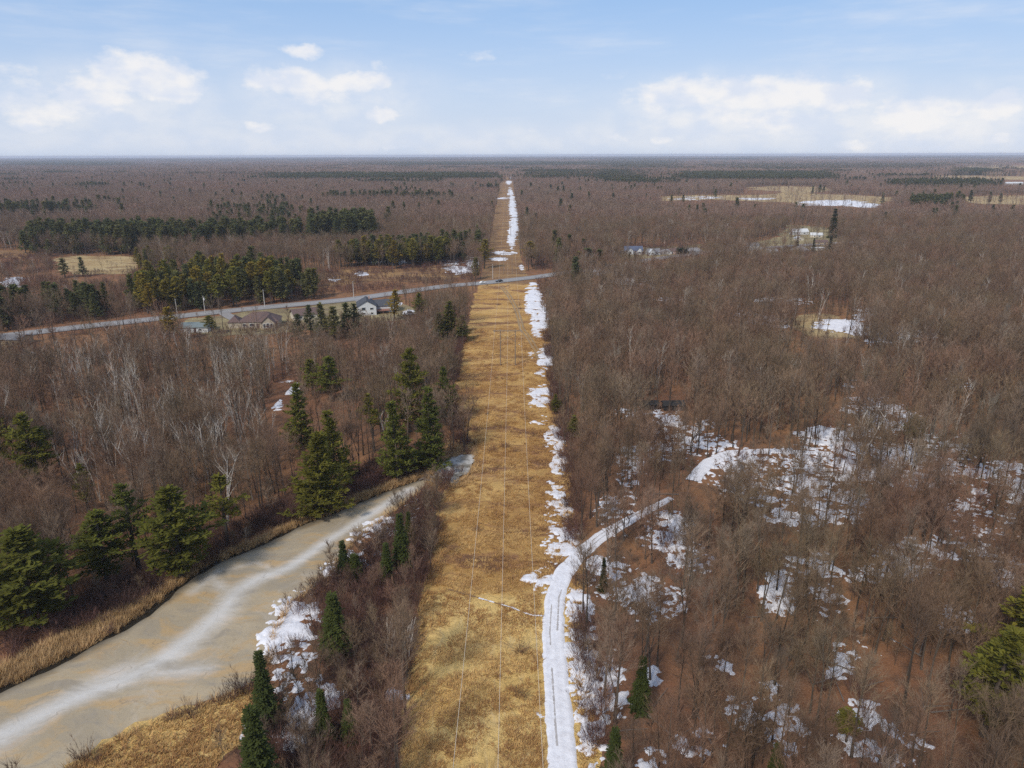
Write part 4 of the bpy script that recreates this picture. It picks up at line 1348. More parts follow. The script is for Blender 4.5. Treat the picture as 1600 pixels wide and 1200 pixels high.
# middle distance wood
X2, Y2 = jitter_grid(330, 780, 4.4)
H2 = RNG.uniform(10.5, 16.5, len(X2))
a, b = proj(X2, Y2, 0 * X2)
road_near = (a < 760) & (b > 470)
H2 = np.where(road_near, RNG.uniform(7, 11, len(X2)), H2)
scrub = inpoly(a, b, [(0, 480), (0, 400), (220, 400), (220, 430), (420, 420), (520, 425), (740, 415), (745, 440), (600, 455), (240, 490)])
H2 = np.where(scrub, RNG.uniform(4, 9, len(X2)), H2)
ok = free(X2, Y2, H2) & off_placed(X2, Y2, .8) & (fbm(X2 / 30, Y2 / 30, 3, 67) + RNG.uniform(-.2, .2, len(X2)) > .30)
X2, Y2, H2 = X2[ok], Y2[ok], H2[ok]
w2 = RNG.random(len(X2)) < .03
P1 = np.concatenate([rb[:, :2], np.stack([X2[~w2], Y2[~w2]], -1)]); h1_ = np.r_[rb[:, 2], H2[~w2]]
allk = K['bare'].joined + K['bare1'].joined
dist = P1[:, 1]
ix = np.where(dist < 170, RNG.integers(0, 9, len(P1)), 9 + RNG.integers(0, 8, len(P1)))
scatter('bare_tree_wood', allk, np.c_[P1, 0 * h1_], RNG.uniform(0, 6.28, len(P1)), arr_scl(h1_, HT), ix, 'leafless brown wood, the trees beyond the nearest ones')
wb = np.array(rest_w + [(x, y, h) for x, y, h in zip(X2[w2], Y2[w2], H2[w2])])
scatter('birch_wood', K['birch'].joined, np.c_[wb[:, :2], 0 * wb[:, 0]], RNG.uniform(0, 6.28, len(wb)), arr_scl(wb[:, 2], 13), RNG.integers(0, 5, len(wb)), 'white stemmed birches scattered through the farther wood')

# far wood to 2.2 km
X3, Y3 = jitter_grid(780, 2200, 6.2)
H3 = RNG.uniform(11, 17, len(X3))
ok = free(X3, Y3, H3)
X3, Y3, H3 = X3[ok], Y3[ok], H3[ok]
a3, b3 = proj(X3, Y3, 0 * X3)


def conif_field(x, y):
    px, py = proj(x, y, 0 * x)
    p = np.clip((fbm(x / 300, y / 110, 4, 71) - .68) * 7, 0, .75)
    for (x0, x1, y0, y1, st) in ((400, 785, 276, 286, .75), (0, 210, 252, 262, .5), (550, 1000, 255, 262, .5), (800, 1010, 270, 284, .5), (1060, 1300, 274, 288, .8), (1390, 1560, 290, 300, .4), (1380, 1480, 322, 334, .7), (330, 480, 335, 372, .16), (1500, 1560, 268, 276, .9), (930, 1070, 252, 268, .4), (1100, 1500, 258, 268, .35), (1215, 1260, 334, 350, .6)):
        q = np.clip(1.5 - np.abs((px - (x0 + x1) / 2) / (x1 - x0) * 2) ** 2 * 1.2, 0, 1) * np.clip(1.6 - np.abs((py - (y0 + y1) / 2) / (y1 - y0) * 2) ** 2 * 1.2, 0, 1)
        p = np.maximum(p, st * np.clip(q, 0, 1))
    p = np.where((px > 940) & (px < 1420) & (py > 309) & (py < 372), 0, p)
    return np.maximum(p, 0.006)


cp = RNG.random(len(X3)) < conif_field(X3, Y3)
ix3 = RNG.integers(0, 6, len(X3))
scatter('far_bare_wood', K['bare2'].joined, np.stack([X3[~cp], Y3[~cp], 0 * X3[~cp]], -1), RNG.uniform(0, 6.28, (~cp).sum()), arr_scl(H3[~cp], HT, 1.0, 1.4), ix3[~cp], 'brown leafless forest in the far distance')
# scattered conifers in the middle wood too
X4, Y4 = jitter_grid(330, 780, 9.0)
H4 = RNG.uniform(12, 19, len(X4))
ok = free(X4, Y4, H4) & off_placed(X4, Y4, 1.5) & (RNG.random(len(X4)) < conif_field(X4, Y4) * 1.2 * np.where(X4 < 0, 1.3, .10))
BX, BY, BH = [], [], []
for poly, n_, hh_ in (([(40, 399), (230, 398), (330, 396), (420, 391), (480, 387), (475, 374), (330, 372), (40, 374)], 260, 19), ([(486, 388), (586, 388), (584, 368), (488, 368)], 90, 24), ([(205, 490), (228, 458), (320, 436), (420, 436), (500, 455), (506, 468), (400, 478), (300, 488)], 80, 16), ([(530, 416), (560, 406), (705, 402), (706, 412), (640, 418)], 40, 16), ([(-20, 350), (150, 346), (145, 332), (-20, 334)], 90, 18)):
    xs_, ys_ = [p_[0] for p_ in poly], [p_[1] for p_ in poly]; c_ = 0
    while c_ < n_:
        a_, b_ = rnd(min(xs_), max(xs_)), rnd(min(ys_), max(ys_))
        if inpoly(np.array([a_]), np.array([b_]), poly)[0]:
            q_ = G(a_, b_); c_ += 1
            if polydist(np.array([q_[0]]), np.array([q_[1]]), ROAD)[0] > 9: BX.append(q_[0]); BY.append(q_[1]); BH.append(hh_ * rnd(.8, 1.12))
X4, Y4, H4 = np.r_[X4[ok], BX], np.r_[Y4[ok], BY], np.r_[H4[ok], BH]; ok = np.ones(len(X4), bool)
XC = np.r_[X3[cp], X4[ok]]; YC = np.r_[Y3[cp], Y4[ok]]; HC = np.r_[H3[cp] * 1.2, H4[ok]]
scatter('far_pine_wood', K['pine2'].joined, np.stack([XC, YC, 0 * XC], -1), RNG.uniform(0, 6.28, len(XC)), arr_scl(HC, 17), RNG.integers(0, 4, len(XC)), 'dark conifers scattered and massed in the far forest')

# patches to the horizon
X5, Y5 = jitter_grid(2200, 9000, 60, .78, 0)
ok = free(X5, Y5, np.full(len(X5), 12.0)); X5, Y5 = X5[ok], Y5[ok]
c5 = conif_field(X5, Y5) + RNG.uniform(-.15, .15, len(X5))
i5 = np.where(c5 > .5, 3, np.where(c5 > .2, 2, RNG.integers(0, 2, len(X5))))
X6, Y6 = jitter_grid(9000, 25000, 190, .78, 0)
c6 = fbm(X6 / 900, Y6 / 500, 3, 91)
i6 = np.where(c6 > .60, 3, np.where(c6 > .5, 2, RNG.integers(0, 2, len(X6))))
s5 = np.ones((len(X5), 3)) * np.array([1, 1, 1.0])
s6 = np.ones((len(X6), 3)) * np.array([3.2, 3.2, 1.3])
scatter('distant_forest', PATCH, np.concatenate([np.stack([X5, Y5, 0 * X5], -1), np.stack([X6, Y6, 0 * X6], -1)]), np.r_[RNG.integers(0, 4, len(X5)) * PI / 2, RNG.integers(0, 4, len(X6)) * PI / 2],
        np.concatenate([s5, s6]), np.r_[i5, i6], 'distant forest reaching to the horizon')

# ------------------------------------------------------------------ undergrowth, brush, grass, reeds
# saplings under the trees
X7, Y7 = jitter_grid(50, 360, 3.3)
ok = free(X7, Y7, np.full(len(X7), 3.0)) & (fbm(X7 / 11, Y7 / 11, 3, 77) > .44) & off_placed(X7, Y7, .5)
X7, Y7 = X7[ok], Y7[ok]
scatter('undergrowth', K['sapling'].joined + K['shrub'].joined, np.stack([X7, Y7, 0 * X7], -1), RNG.uniform(0, 6.28, len(X7)),
        np.repeat(RNG.uniform(.45, 1.15, len(X7))[:, None], 3, 1), np.where(RNG.random(len(X7)) < .75, RNG.integers(0, 5, len(X7)), 5 + RNG.integers(0, 4, len(X7))), 'thin bare saplings and brush under the trees')
# bank brush: the nearest shrubs single, the rest one mass
X8, Y8 = jitter_grid(50, 300, 1.65)
a, b = proj(X8, Y8, 0 * X8)
inb = inpoly(a, b, BANKS[0]) | inpoly(a, b, BANKS[1])
l8, r8 = corr(Y8)
fr = ((np.abs(X8 - l8 + 1.6) < 1.6) | (np.abs(X8 - r8) < 2.0)) & (fbm(X8 / 6, Y8 / 6, 2, 79) > .45)
ok = (inb & (fbm(X8 / 7, Y8 / 7, 3, 83) > .22) & ~((X8 > l8 - .8) & (X8 < r8)) | fr) & ~inpoly(X8, Y8, POLY['river']) & (polydist(X8, Y8, TRACK) > 2.8)
sm = np.zeros(len(X8))
for (cx, cy, rx, ry, st) in SNOW:
    if st > .78 and cx < 760: sm = np.maximum(sm, (((a - cx) / rx) ** 2 + ((b - cy) / ry) ** 2 < 1.0) * 1.0)
ok &= ~((sm > 0) & (RNG.random(len(X8)) < .85))
ok &= off_placed(X8, Y8, .45)
X8, Y8, a, b = X8[ok], Y8[ok], a[ok], b[ok]
inf = (a > 0) & (a < 1600) & (b < 1200)
od = np.argsort(np.where(inf, Y8, 1e6))
S8 = RNG.uniform(.6, 1.25, len(X8))
mass = []
for j, i in enumerate(od):
    if j < 280 and inf[i]:
        left = a[i] < 790
        lab = ('leafless red brown shrub in the brush between the creek and the grass strip' if left and b[i] > 780 and a[i] > 400 else
               'leafless red brown shrub on the far bank of the frozen creek' if left else 'leafless shrub at the wood edge beside the snowy track')
        t_ = make('shrub', lab, 'shrub', K['shrub'], random.randrange(9), (float(X8[i]), float(Y8[i]), 0), random.uniform(0, 6.28), [float(S8[i])] * 3, lab.replace('leafless red brown shrub', 'shrubs').replace('leafless shrub', 'shrubs'))
        TO_NAME.append((t_, 'red brown shrub', float(X8[i]), float(Y8[i])))
    else:
        mass.append(i)
mass = np.array(mass)
scatter('bank_brush', K['shrub'].joined + K['shrub1'].joined, np.stack([X8[mass], Y8[mass], 0 * X8[mass]], -1), RNG.uniform(0, 6.28, len(mass)), np.repeat(S8[mass][:, None], 3, 1), RNG.integers(0, 4, len(mass)), 'dense leafless red brown brush on the banks')
# middle-distance scrub by the road and on the clearings
X9, Y9 = jitter_grid(300, 620, 3.6)
a, b = proj(X9, Y9, 0 * X9)
ok = (inpoly(a, b, [(0, 480), (0, 400), (220, 400), (220, 430), (420, 420), (520, 425), (740, 405), (745, 440), (600, 455), (240, 490)]) | ((a < 745) & (b > 480)) | ((a > 840) & (b < 470))) & (fbm(X9 / 14, Y9 / 14, 3, 87) > .42)
for c in CLEAR[:4]: ok &= ~inpoly(a, b, c)
l9, r9 = corr(Y9); ok &= ~((X9 > l9) & (X9 < r9)) & (polydist(X9, Y9, ROAD) > 7)
X9, Y9 = X9[ok], Y9[ok]
scatter('scrub', K['shrub1'].joined, np.stack([X9, Y9, 0 * X9], -1), RNG.uniform(0, 6.28, len(X9)), np.repeat(RNG.uniform(.6, 1.3, len(X9))[:, None], 3, 1), RNG.integers(0, 3, len(X9)), 'leafless scrub around the road and the clearings')

TUFTS = [tuft(.55, 9, .055), tuft(.42, 11, .06), tuft(.7, 8, .05)]
n = 42000
ys = 55 + (RNG.random(n) ** 1.5) * 260
l, r = corr(ys)
xs = l + (r - l) * RNG.uniform(.0, 1, n)
keep = (polydist(xs, ys, TRACK) > 2.4) & (fbm(xs / 3.0, ys / 3.0, 3, 15) > .40)
a, b = proj(xs, ys, 0 * xs); keep &= ~inpoly(a, b, POND_PX)
xs, ys = xs[keep], ys[keep]
nb = 2600
bp = np.array([G(random.uniform(90, 425), random.uniform(1070, 1210)) for _ in range(nb)])
a, b = proj(bp[:, 0], bp[:, 1], 0 * bp[:, 0]); bp = bp[inpoly(a, b, BANK_PX)]
xs, ys = np.r_[xs, bp[:, 0]], np.r_[ys, bp[:, 1]]
scatter('grass', [t_.mesh('tuft', M['tuft']) for t_ in TUFTS], np.stack([xs, ys, 0.02 + 0 * xs], -1), RNG.uniform(0, 6.28, len(xs)), np.repeat(RNG.uniform(.5, 1.15, len(xs))[:, None], 3, 1) * np.array([1.3, 1.3, .8]), RNG.integers(0, 3, len(xs)), 'dry straw grass tufts on the cut strip')
# reeds along the far bank
REEDS = [tuft(1.3, 16, .05), tuft(1.0, 18, .055), tuft(1.6, 14, .045)]
rp = []
for i in range(NR):
    px, py = proj(rf[i, 0], rf[i, 1], 0.0)
    wd = float(np.interp(px, [-300, 0, 60, 150, 215, 240, 300, 420, 470, 600, 660], [5, 4.5, 5.5, 5.5, 4.5, 2.0, 2.2, 1.0, 2.0, 2.2, 1.0]))
    for j in range(int(wd * 9)):
        u = random.random()
        p = rf[i] - nrm[i] * (0.6 + u * wd) + np.array([rnd(-1, 1), rnd(-1, 1)]) * .8
        rp.append((p[0], p[1], .0))
for i in range(NR):   # thin fringe on the near bank
    if random.random() < .75:
        for j in range(3):
            p = rn[i] + nrm[i] * rnd(.1, 1.6); rp.append((p[0], p[1], 0))
for k in range(700):
    p = G(rnd(665, 745), rnd(690, 765)); a, b = proj(p[0], p[1], 0)
    if not inpoly(np.array([a]), np.array([b]), [(q[0], q[1]) for q in POND_PX])[0] and p[0] < corr(p[1])[0] + 4: rp.append((p[0], p[1], .02))
rp = np.array(rp)
scatter('reeds', [t_.mesh('reed', M['reed']) for t_ in REEDS], rp, RNG.uniform(0, 6.28, len(rp)), np.repeat(RNG.uniform(.55, 1.1, len(rp))[:, None], 3, 1), RNG.integers(0, 3, len(rp)), 'dry tan reeds along the creek bank')

# little bushes dotting the grass strip
DOTS = [(742, 672, 1.3), (760, 648, .8), (705, 596, 1.1), (776, 592, .7), (786, 593, .7), (821, 656, 1.0), (746, 603, .7), (834, 682, .8), (780, 477, 1.0), (797, 476, .9), (810, 478, 1.0), (813, 483, .9), (804, 489, .8), (761, 446, .9), (794, 447, .8), (777, 731, .6), (828, 749, .7), (812, 1017, 1.2), (815, 1090, 1.0), (745, 830, .9), (770, 705, 1.2), (790, 700, 1.2), (805, 706, 1.0)]
for i, (px, py, s) in enumerate(sorted(DOTS, key=lambda q: -q[1])):
    x, y = G(px, py)
    make('strip_bush', 'small dark leafless bush dotting the open grass strip', 'bush', K['shrub'], i, (x, y, 0.05), rnd(0, 6), (s * .8, s * .8, s * .42), 'bushes dotting the grass strip')['label'] = 'small dark bush dotting the grass strip, ' + (ordinal(i + 1) + 'from the bottom' if i else 'nearest the bottom')
# bushy saplings standing on the ice edge
for i, (px, py, s) in enumerate(sorted([(385, 1085, 1.25), (362, 1095, 1.1), (345, 1100, .9), (300, 1120, 1.1), (268, 1125, .8), (130, 1185, 1.1), (150, 1190, .8), (405, 1078, 1.1), (375, 1080, 1.3), (640, 790, 1.3), (655, 800, 1.2), (660, 785, 1.1)])):
    x, y = G(px, py)
    make('bank_bush', 'grey twiggy bush standing at the edge of the ice on the near bank', 'bush', K['shrub'], i + 1, (x, y, 0), rnd(0, 6), (s * .8, s * .8, s * .85), 'bushes at the near ice edge')['label'] = 'grey twiggy bush at the near ice edge, ' + ('leftmost of twelve' if i == 0 else ordinal(i + 1) + 'from the left of twelve')

# ------------------------------------------------------------------ power line
POLE_Y = [float(G(790, 571)[1]), 470, 690, 910, 1130, 1350, 1570]


def line_x(k, y):
    """x of wire k (0 left, 1 middle, 2 right) at distance y"""
    x0 = (-4.95, -.05, 4.9)[k]
    cxx = float(np.interp(y, [60, 255, 470, 4300], [-1.65, -1.45, -2.4, -20.5]))
    return cxx + x0


WH = 13.2
crossarm_m = MB().box(-5.4, 5.4, -.13, .13, -.14, .14).mesh('crossarm', M['pole'])
post_m = MB().tube([(0, 0, 0), (0, 0, 7), (0, 0, 14)], [.2, .17, .13], 8).mesh('post', M['pole'])
brace_mb = MB().tube([(-2.75, 0, 9.2), (2.75, 0, 12.2)], [.06, .06], 4); brace_mb2 = MB().tube([(2.75, 0, 9.2), (-2.75, 0, 12.2)], [.06, .06], 4)
brace_m, brace_m2 = brace_mb.mesh('brace', M['pole']), brace_mb2.mesh('brace', M['pole'])
ins_m = MB().tube([(0, 0, 0), (0, 0, -.3), (0, 0, -.6)], [.07, .1, .05], 6).mesh('insulator', M['porcelain'])
PLAB = ['nearest wooden H shaped power pole standing in the middle of the grass strip', 'H shaped power pole beside the road crossing', 'H shaped power pole, first one well beyond the road',
        'H shaped power pole, second one well beyond the road', 'H shaped power pole, third one well beyond the road', 'H shaped power pole, fourth one well beyond the road', 'H shaped power pole, the farthest one along the strip']
for i, y in enumerate(POLE_Y):
    t_ = thing('power_pole', PLAB[i], 'power pole', (line_x(1, y), y, 0), 0, 'H shaped power poles along the strip')
    for sx in (-2.75, 2.75): link('post', post_m, t_, (sx, 0, 0))
    link('crossarm', crossarm_m, t_, (0, -.28, 13.35)); link('brace', brace_m, t_); link('brace', brace_m2, t_, (0, .1, 0))
    for x in (-4.95, 0, 4.9): link('insulator', ins_m, t_, (x, -.28, 13.25))
for k, nm in enumerate(('left', 'middle', 'right')):
    mb = MB()
    ends = [32.0] + POLE_Y
    pts = []
    for a, b in zip(ends[:-1], ends[1:]):
        nseg = 16
        for j in range(nseg):
            u = j / nseg; y = a + (b - a) * u
            pts.append((line_x(k, a) * (1 - u) + line_x(k, b) * u, y - .28, WH - .55 - 3.0 * 4 * u * (1 - u) * ((b - a) / 220) ** 2))
    pts.append((line_x(k, ends[-1]), ends[-1] - .28, WH - .55))
    mb.tube(pts, [.025] * len(pts), 5)
    tag(link('power_line', mb.mesh('power_line', M['wire'])), nm + ' one of three long pale wires hanging over the grass strip', 'power line', 'wires over the grass strip')

# roadside utility poles
for i, (px, by, ty, lab) in enumerate([(321, 492, 470, 'roadside pole with a pale transformer above the grey green shed'), (414, 481, 462, 'pale roadside pole above the brown roofed house'), (553, 466, 448, 'roadside pole above the white house'), (278, 497, 472, 'roadside pole nearest the yellow green pine'), (770, 436, 418, 'roadside pole where the road meets the strip')]):
    x, y = G(px, by)
    t_ = thing('utility_pole', lab, 'utility pole', (x, y, 0), 1.2, 'wooden poles along the road')
    link('post', MB().tube([(0, 0, 0), (0, 0, 9.5)], [.2, .14], 7).mesh('post', M['grey_pole']), t_)
    link('crossarm', MB().box(-1.1, 1.1, -.06, .06, 8.75, 8.9).mesh('crossarm', M['pole']), t_)
    if i == 0: link('transformer', MB().tube([(0, -.42, 7.4), (0, -.42, 8.5)], [.26, .26], 8).mesh('transformer', M['trim']), t_)


# ------------------------------------------------------------------ houses
def house(name, label, px, py, rz, blocks, cat='house', windows=(), door=None, chimney=None, deck=None, group=None, zoff=0.0, sc=None):
    """blocks: (x0, x1, y0, y1, wall h, roof h, ridge axis 'x'|'y', 'gable'|'hip', wall mat, roof mat); front faces -y"""
    x, y = G(px, py)
    if sc is None: sc = .5 if py < 280 else .72 if py < 300 else .62 if (py < 400 and px > 1150) else .72 if py < 400 else 1.0
    t_ = thing(name, label, cat, (x, y, zoff), rz, group, (sc, sc, sc if py > 300 else sc * .8))
    for bi, (x0, x1, y0, y1, hw, hr, ax, ty, wm, rm) in enumerate(blocks):
        cx, cy = (x0 + x1) / 2, (y0 + y1) / 2
        mb = MB().box(x0, x1, y0, y1, 0, hw)
        if ty == 'gable':
            if ax == 'y':
                for yy in (y0, y1): mb.add([(x0, yy, hw), (x1, yy, hw), (cx, yy, hw + hr)], [(0, 1, 2) if yy == y0 else (0, 2, 1)])
            else:
                for xx in (x0, x1): mb.add([(xx, y0, hw), (xx, y1, hw), (xx, cy, hw + hr)], [(0, 1, 2) if xx == x1 else (0, 2, 1)])
        link('wall', mb.mesh('wall', wm), t_)
        e, th = .45, .2
        rb_ = MB()
        X0, X1, Y0, Y1 = x0 - e, x1 + e, y0 - e, y1 + e
        if ty == 'gable':
            if ax == 'y':
                k = hr / ((x1 - x0) / 2) * e
                for sgn in (0, 1):
                    xa = X0 if sgn == 0 else X1
                    V = [(xa, Y0, hw - k + .04), (cx, Y0, hw + hr + .04), (cx, Y1, hw + hr + .04), (xa, Y1, hw - k + .04)]
                    V += [(a, b, c + th) for a, b, c in V]
                    rb_.add(V, [(0, 1, 2, 3), (4, 7, 6, 5), (0, 4, 5, 1), (3, 2, 6, 7), (0, 3, 7, 4), (1, 5, 6, 2)])
            else:
                k = hr / ((y1 - y0) / 2) * e
                for sgn in (0, 1):
                    ya = Y0 if sgn == 0 else Y1
                    V = [(X0, ya, hw - k + .04), (X0, cy, hw + hr + .04), (X1, cy, hw + hr + .04), (X1, ya, hw - k + .04)]
                    V += [(a, b, c + th) for a, b, c in V]
                    rb_.add(V, [(0, 1, 2, 3), (4, 7, 6, 5), (0, 4, 5, 1), (3, 2, 6, 7), (0, 3, 7, 4), (1, 5, 6, 2)])
        else:
            if ax == 'x': a_, b_ = (x0 + (y1 - y0) / 2, cy), (x1 - (y1 - y0) / 2, cy)
            else: a_, b_ = (cx, y0 + (x1 - x0) / 2), (cx, y1 - (x1 - x0) / 2)
            V = [(X0, Y0, hw), (X1, Y0, hw), (X1, Y1, hw), (X0, Y1, hw), (a_[0], a_[1], hw + hr), (b_[0], b_[1], hw + hr)]
            Fs = [(0, 1, 5, 4), (1, 2, 5), (2, 3, 4, 5), (3, 0, 4)] if ax == 'x' else [(0, 1, 4), (1, 2, 5, 4), (2, 3, 5), (3, 0, 4, 5)]
            rb_.add(V, Fs + [(3, 2, 1, 0)])
            rb_.V = [(a, b, c + .03) for a, b, c in rb_.V]
        r_ = link('roof', rb_.mesh('roof', rm), t_)
        if chimney and bi == 0:
            qx, qy, qz = chimney
            link('chimney', MB().box(qx - .4, qx + .4, qy - .4, qy + .4, hw, qz).mesh('chimney', M['pink_wall']), r_)
    for (wx, wy, wz, ww_, wh_, face) in windows:
        fr_ = MB(); g_ = MB()
        if face == 'y':
            for (a0, a1, b0, b1) in ((-ww_ / 2 - .1, ww_ / 2 + .1, wh_ / 2, wh_ / 2 + .12), (-ww_ / 2 - .1, ww_ / 2 + .1, -wh_ / 2 - .12, -wh_ / 2), (-ww_ / 2 - .1, -ww_ / 2, -wh_ / 2, wh_ / 2), (ww_ / 2, ww_ / 2 + .1, -wh_ / 2, wh_ / 2)):
                fr_.box(a0, a1, -.10, .0, b0, b1)
            g_.box(-ww_ / 2, ww_ / 2, -.05, .0, -wh_ / 2, wh_ / 2)
        else:
            for (a0, a1, b0, b1) in ((-ww_ / 2 - .1, ww_ / 2 + .1, wh_ / 2, wh_ / 2 + .12), (-ww_ / 2 - .1, ww_ / 2 + .1, -wh_ / 2 - .12, -wh_ / 2), (-ww_ / 2 - .1, -ww_ / 2, -wh_ / 2, wh_ / 2), (ww_ / 2, ww_ / 2 + .1, -wh_ / 2, wh_ / 2)):
                fr_.box(0, .10, a0, a1, b0, b1)
            g_.box(0, .05, -ww_ / 2, ww_ / 2, -wh_ / 2, wh_ / 2)
        w_ = link('window', fr_.mesh('window', M['trim']), t_, (wx, wy, wz))
        link('pane', g_.mesh('pane', M['glass']), w_)
    if door:
        link('door', MB().box(door[0] - .5, door[0] + .5, door[1] - .07, door[1], .02, 2.1).mesh('door', M['brown_roof']), t_)
    if deck:
        dx0, dx1, dy0, dy1, dz = deck
        dm = MB().box(dx0, dx1, dy0, dy1, dz - .2, dz)
        for xx in (dx0 + .1, (dx0 + dx1) / 2, dx1 - .1):
            dm.box(xx - .07, xx + .07, dy0, dy0 + .14, 0, dz - .2).box(xx - .05, xx + .05, dy0, dy0 + .1, dz, dz + 1)
        dm.box(dx0, dx1, dy0, dy0 + .08, dz + 1.0, dz + 1.08)
        link('deck', dm.mesh('deck', M['red_deck']), t_)
    return t_


house('house', 'white gabled house with a charcoal roof and red deck by the road', 574, 493, .22,
      [(-4.5, 4.5, 0, 12, 4.6, 2.6, 'y', 'gable', M['white_wall'], M['dark_roof']), (4.5, 15, 5.5, 14, 3.4, 2.3, 'x', 'gable', M['white_wall'], M['dark_roof'])],
      windows=[(-1.6, 0, 3.3, 1.8, 1.5, 'y'), (2.3, 0, 3.3, 1.6, 1.0, 'y'), (-1.6, 0, 1.0, 1.6, .9, 'y'), (2.3, 0, 1.0, 1.3, .9, 'y')], deck=(4.6, 11, 1.5, 5.4, 1.8), chimney=(1.5, 9, 8.0))
house('house', 'tan bungalow with a big brown hipped roof and a front gable', 403, 515, .15,
      [(-8.5, 8.5, 3, 14, 2.9, 3.6, 'x', 'hip', M['stone_wall'], M['brown_roof']), (1.5, 7.5, .2, 8, 2.9, 2.7, 'y', 'gable', M['stone_wall'], M['brown_roof']), (-13.5, -8.6, 4, 11, 2.8, 2.6, 'y', 'hip', M['stone_wall'], M['brown_roof'])],
      windows=[(3.0, .2, 1.6, 1.0, 1.7, 'y'), (4.5, .2, 1.7, 1.1, 2.0, 'y'), (6.0, .2, 1.6, 1.0, 1.7, 'y'), (-3, 3, 1.6, 2.0, 1.2, 'y'), (-6.3, 3, 1.6, 1.4, 1.2, 'y')], door=(-.6, 3))
house('shed', 'long low shed with a grey green roof beside the road', 303, 520, .1, [(-6, 6, 0, 9, 2.4, 1.3, 'x', 'gable', M['white_wall'], M['teal_roof'])], 'shed',
      windows=[(-2, 0, 1.3, 1.4, .8, 'y'), (2.8, 0, 1.3, 1.4, .8, 'y')], door=(.6, 0))
house('house', 'small brown roofed house half hidden by the yard evergreens', 480, 500, .5, [(-6, 6, 0, 8, 2.7, 2.2, 'x', 'gable', M['cream'], M['brown_roof'])], windows=[(-3, 0, 1.5, 1.5, 1.1, 'y'), (2.5, 0, 1.5, 1.5, 1.1, 'y')], door=(0, 0))
house('garage', 'tan garage with a long pale roof at the left edge', 10, 541, -.1, [(-8, 6, 0, 8, 2.8, 1.2, 'x', 'gable', M['tan_wall'], M['grey_roof'])], 'garage', windows=[(-4, 0, 1.5, 1.3, 1.0, 'y')], door=(3.5, 0))
# the hamlet right of the strip
house('house', 'slate blue roofed house with two front gables', 992, 398, .05,
      [(-10, 10, 5, 15, 3.8, 4.2, 'x', 'gable', M['grey_roof'], M['blue_roof']), (-8, -1.5, 1, 9, 3.8, 3.3, 'y', 'gable', M['white_wall'], M['blue_roof']), (2, 8.5, 1.2, 9, 3.8, 3.3, 'y', 'gable', M['white_wall'], M['blue_roof'])],
      windows=[(-4.8, 1, 2.0, 2.2, 1.6, 'y'), (5.2, 1.2, 2.0, 2.2, 1.6, 'y'), (.2, 5, 2, 1.5, 1.5, 'y')])
house('house', 'white gabled house next to the slate blue roofed one', 1022, 398.5, .1, [(-7, 7, 0, 9, 3.2, 3.2, 'x', 'gable', M['white_wall'], M['grey_roof']), (-6, 0, -2.5, 4, 3.2, 2.8, 'y', 'gable', M['white_wall'], M['pale_roof'])], windows=[(3, 0, 1.7, 1.8, 1.3, 'y'), (-3, -2.5, 1.7, 1.8, 1.3, 'y')])
house('house', 'white bungalow between the white gabled and the pinkish house', 1041, 397.5, .0, [(-6, 6, 0, 8, 3.0, 2.4, 'x', 'hip', M['white_wall'], M['grey_roof'])], windows=[(-2, 0, 1.6, 1.8, 1.2, 'y'), (3, 0, 1.6, 1.5, 1.2, 'y')])
house('house', 'pinkish brick house left of the clipped dark hedge', 1054, 397, .0, [(-6, 6, 0, 9, 3.2, 2.6, 'x', 'gable', M['pink_wall'], M['brown_roof'])], windows=[(-2.5, 0, 1.7, 1.6, 1.2, 'y'), (2.5, 0, 1.7, 1.6, 1.2, 'y')], chimney=(2, 4.5, 7.0))
house('house', 'long grey roofed bungalow right of the clipped dark hedge', 1084, 396, .0, [(-10, 10, 0, 10, 2.8, 3.0, 'x', 'hip', M['grey_roof'], M['grey_roof'])], windows=[(-5, 0, 1.5, 1.8, 1.1, 'y'), (4, 0, 1.5, 1.8, 1.1, 'y')])
house('house', 'small white house at the left end of the distant hamlet', 1178, 387, .2, [(-8, 8, 0, 9, 3.2, 3.0, 'x', 'gable', M['white_wall'], M['grey_roof'])], windows=[(-3, 0, 1.7, 2, 1.3, 'y'), (3, 0, 1.7, 2, 1.3, 'y')])
house('barn', 'white barn with a pale metal roof, topmost of the hamlet', 1251, 367, .1, [(-13, 13, 0, 12, 4.5, 4.5, 'x', 'gable', M['white_wall'], M['pale_roof'])], 'barn', windows=[(-6, 0, 2.2, 2.5, 1.8, 'y'), (6, 0, 2.2, 2.5, 1.8, 'y')])
house('house', 'cream house right of the white barn in the hamlet', 1276, 371, -.2, [(-9, 9, 0, 10, 3.4, 3.2, 'x', 'gable', M['cream'], M['pale_roof'])], windows=[(-3, 0, 1.8, 2, 1.4, 'y'), (4, 0, 1.8, 2, 1.4, 'y')])
house('house', 'small cream house below the white barn in the hamlet', 1250, 376, .3, [(-6, 6, 0, 8, 3.2, 2.6, 'y', 'gable', M['cream'], M['pale_roof'])], windows=[(0, 0, 1.8, 2, 1.4, 'y')])
house('house', 'brown roofed house in the right part of the hamlet', 1284, 382, .05, [(-9, 9, 0, 9, 3.0, 2.8, 'x', 'gable', M['tan_wall'], M['brown_roof'])], windows=[(-4, 0, 1.6, 2, 1.2, 'y'), (4, 0, 1.6, 2, 1.2, 'y')])
house('house', 'grey pyramid roofed house lowest in the hamlet', 1253, 395, .1, [(-10, 10, 0, 13, 3.0, 4.6, 'x', 'hip', M['stone_wall'], M['grey_roof'])], windows=[(-4, 0, 1.6, 2, 1.2, 'y'), (4, 0, 1.6, 2, 1.2, 'y')])
house('shed', 'long white shed at the lower right of the hamlet', 1278, 391, .0, [(-8, 8, 0, 5, 2.8, 1.0, 'x', 'gable', M['white_wall'], M['pale_roof'])], 'shed', door=(0, 0))
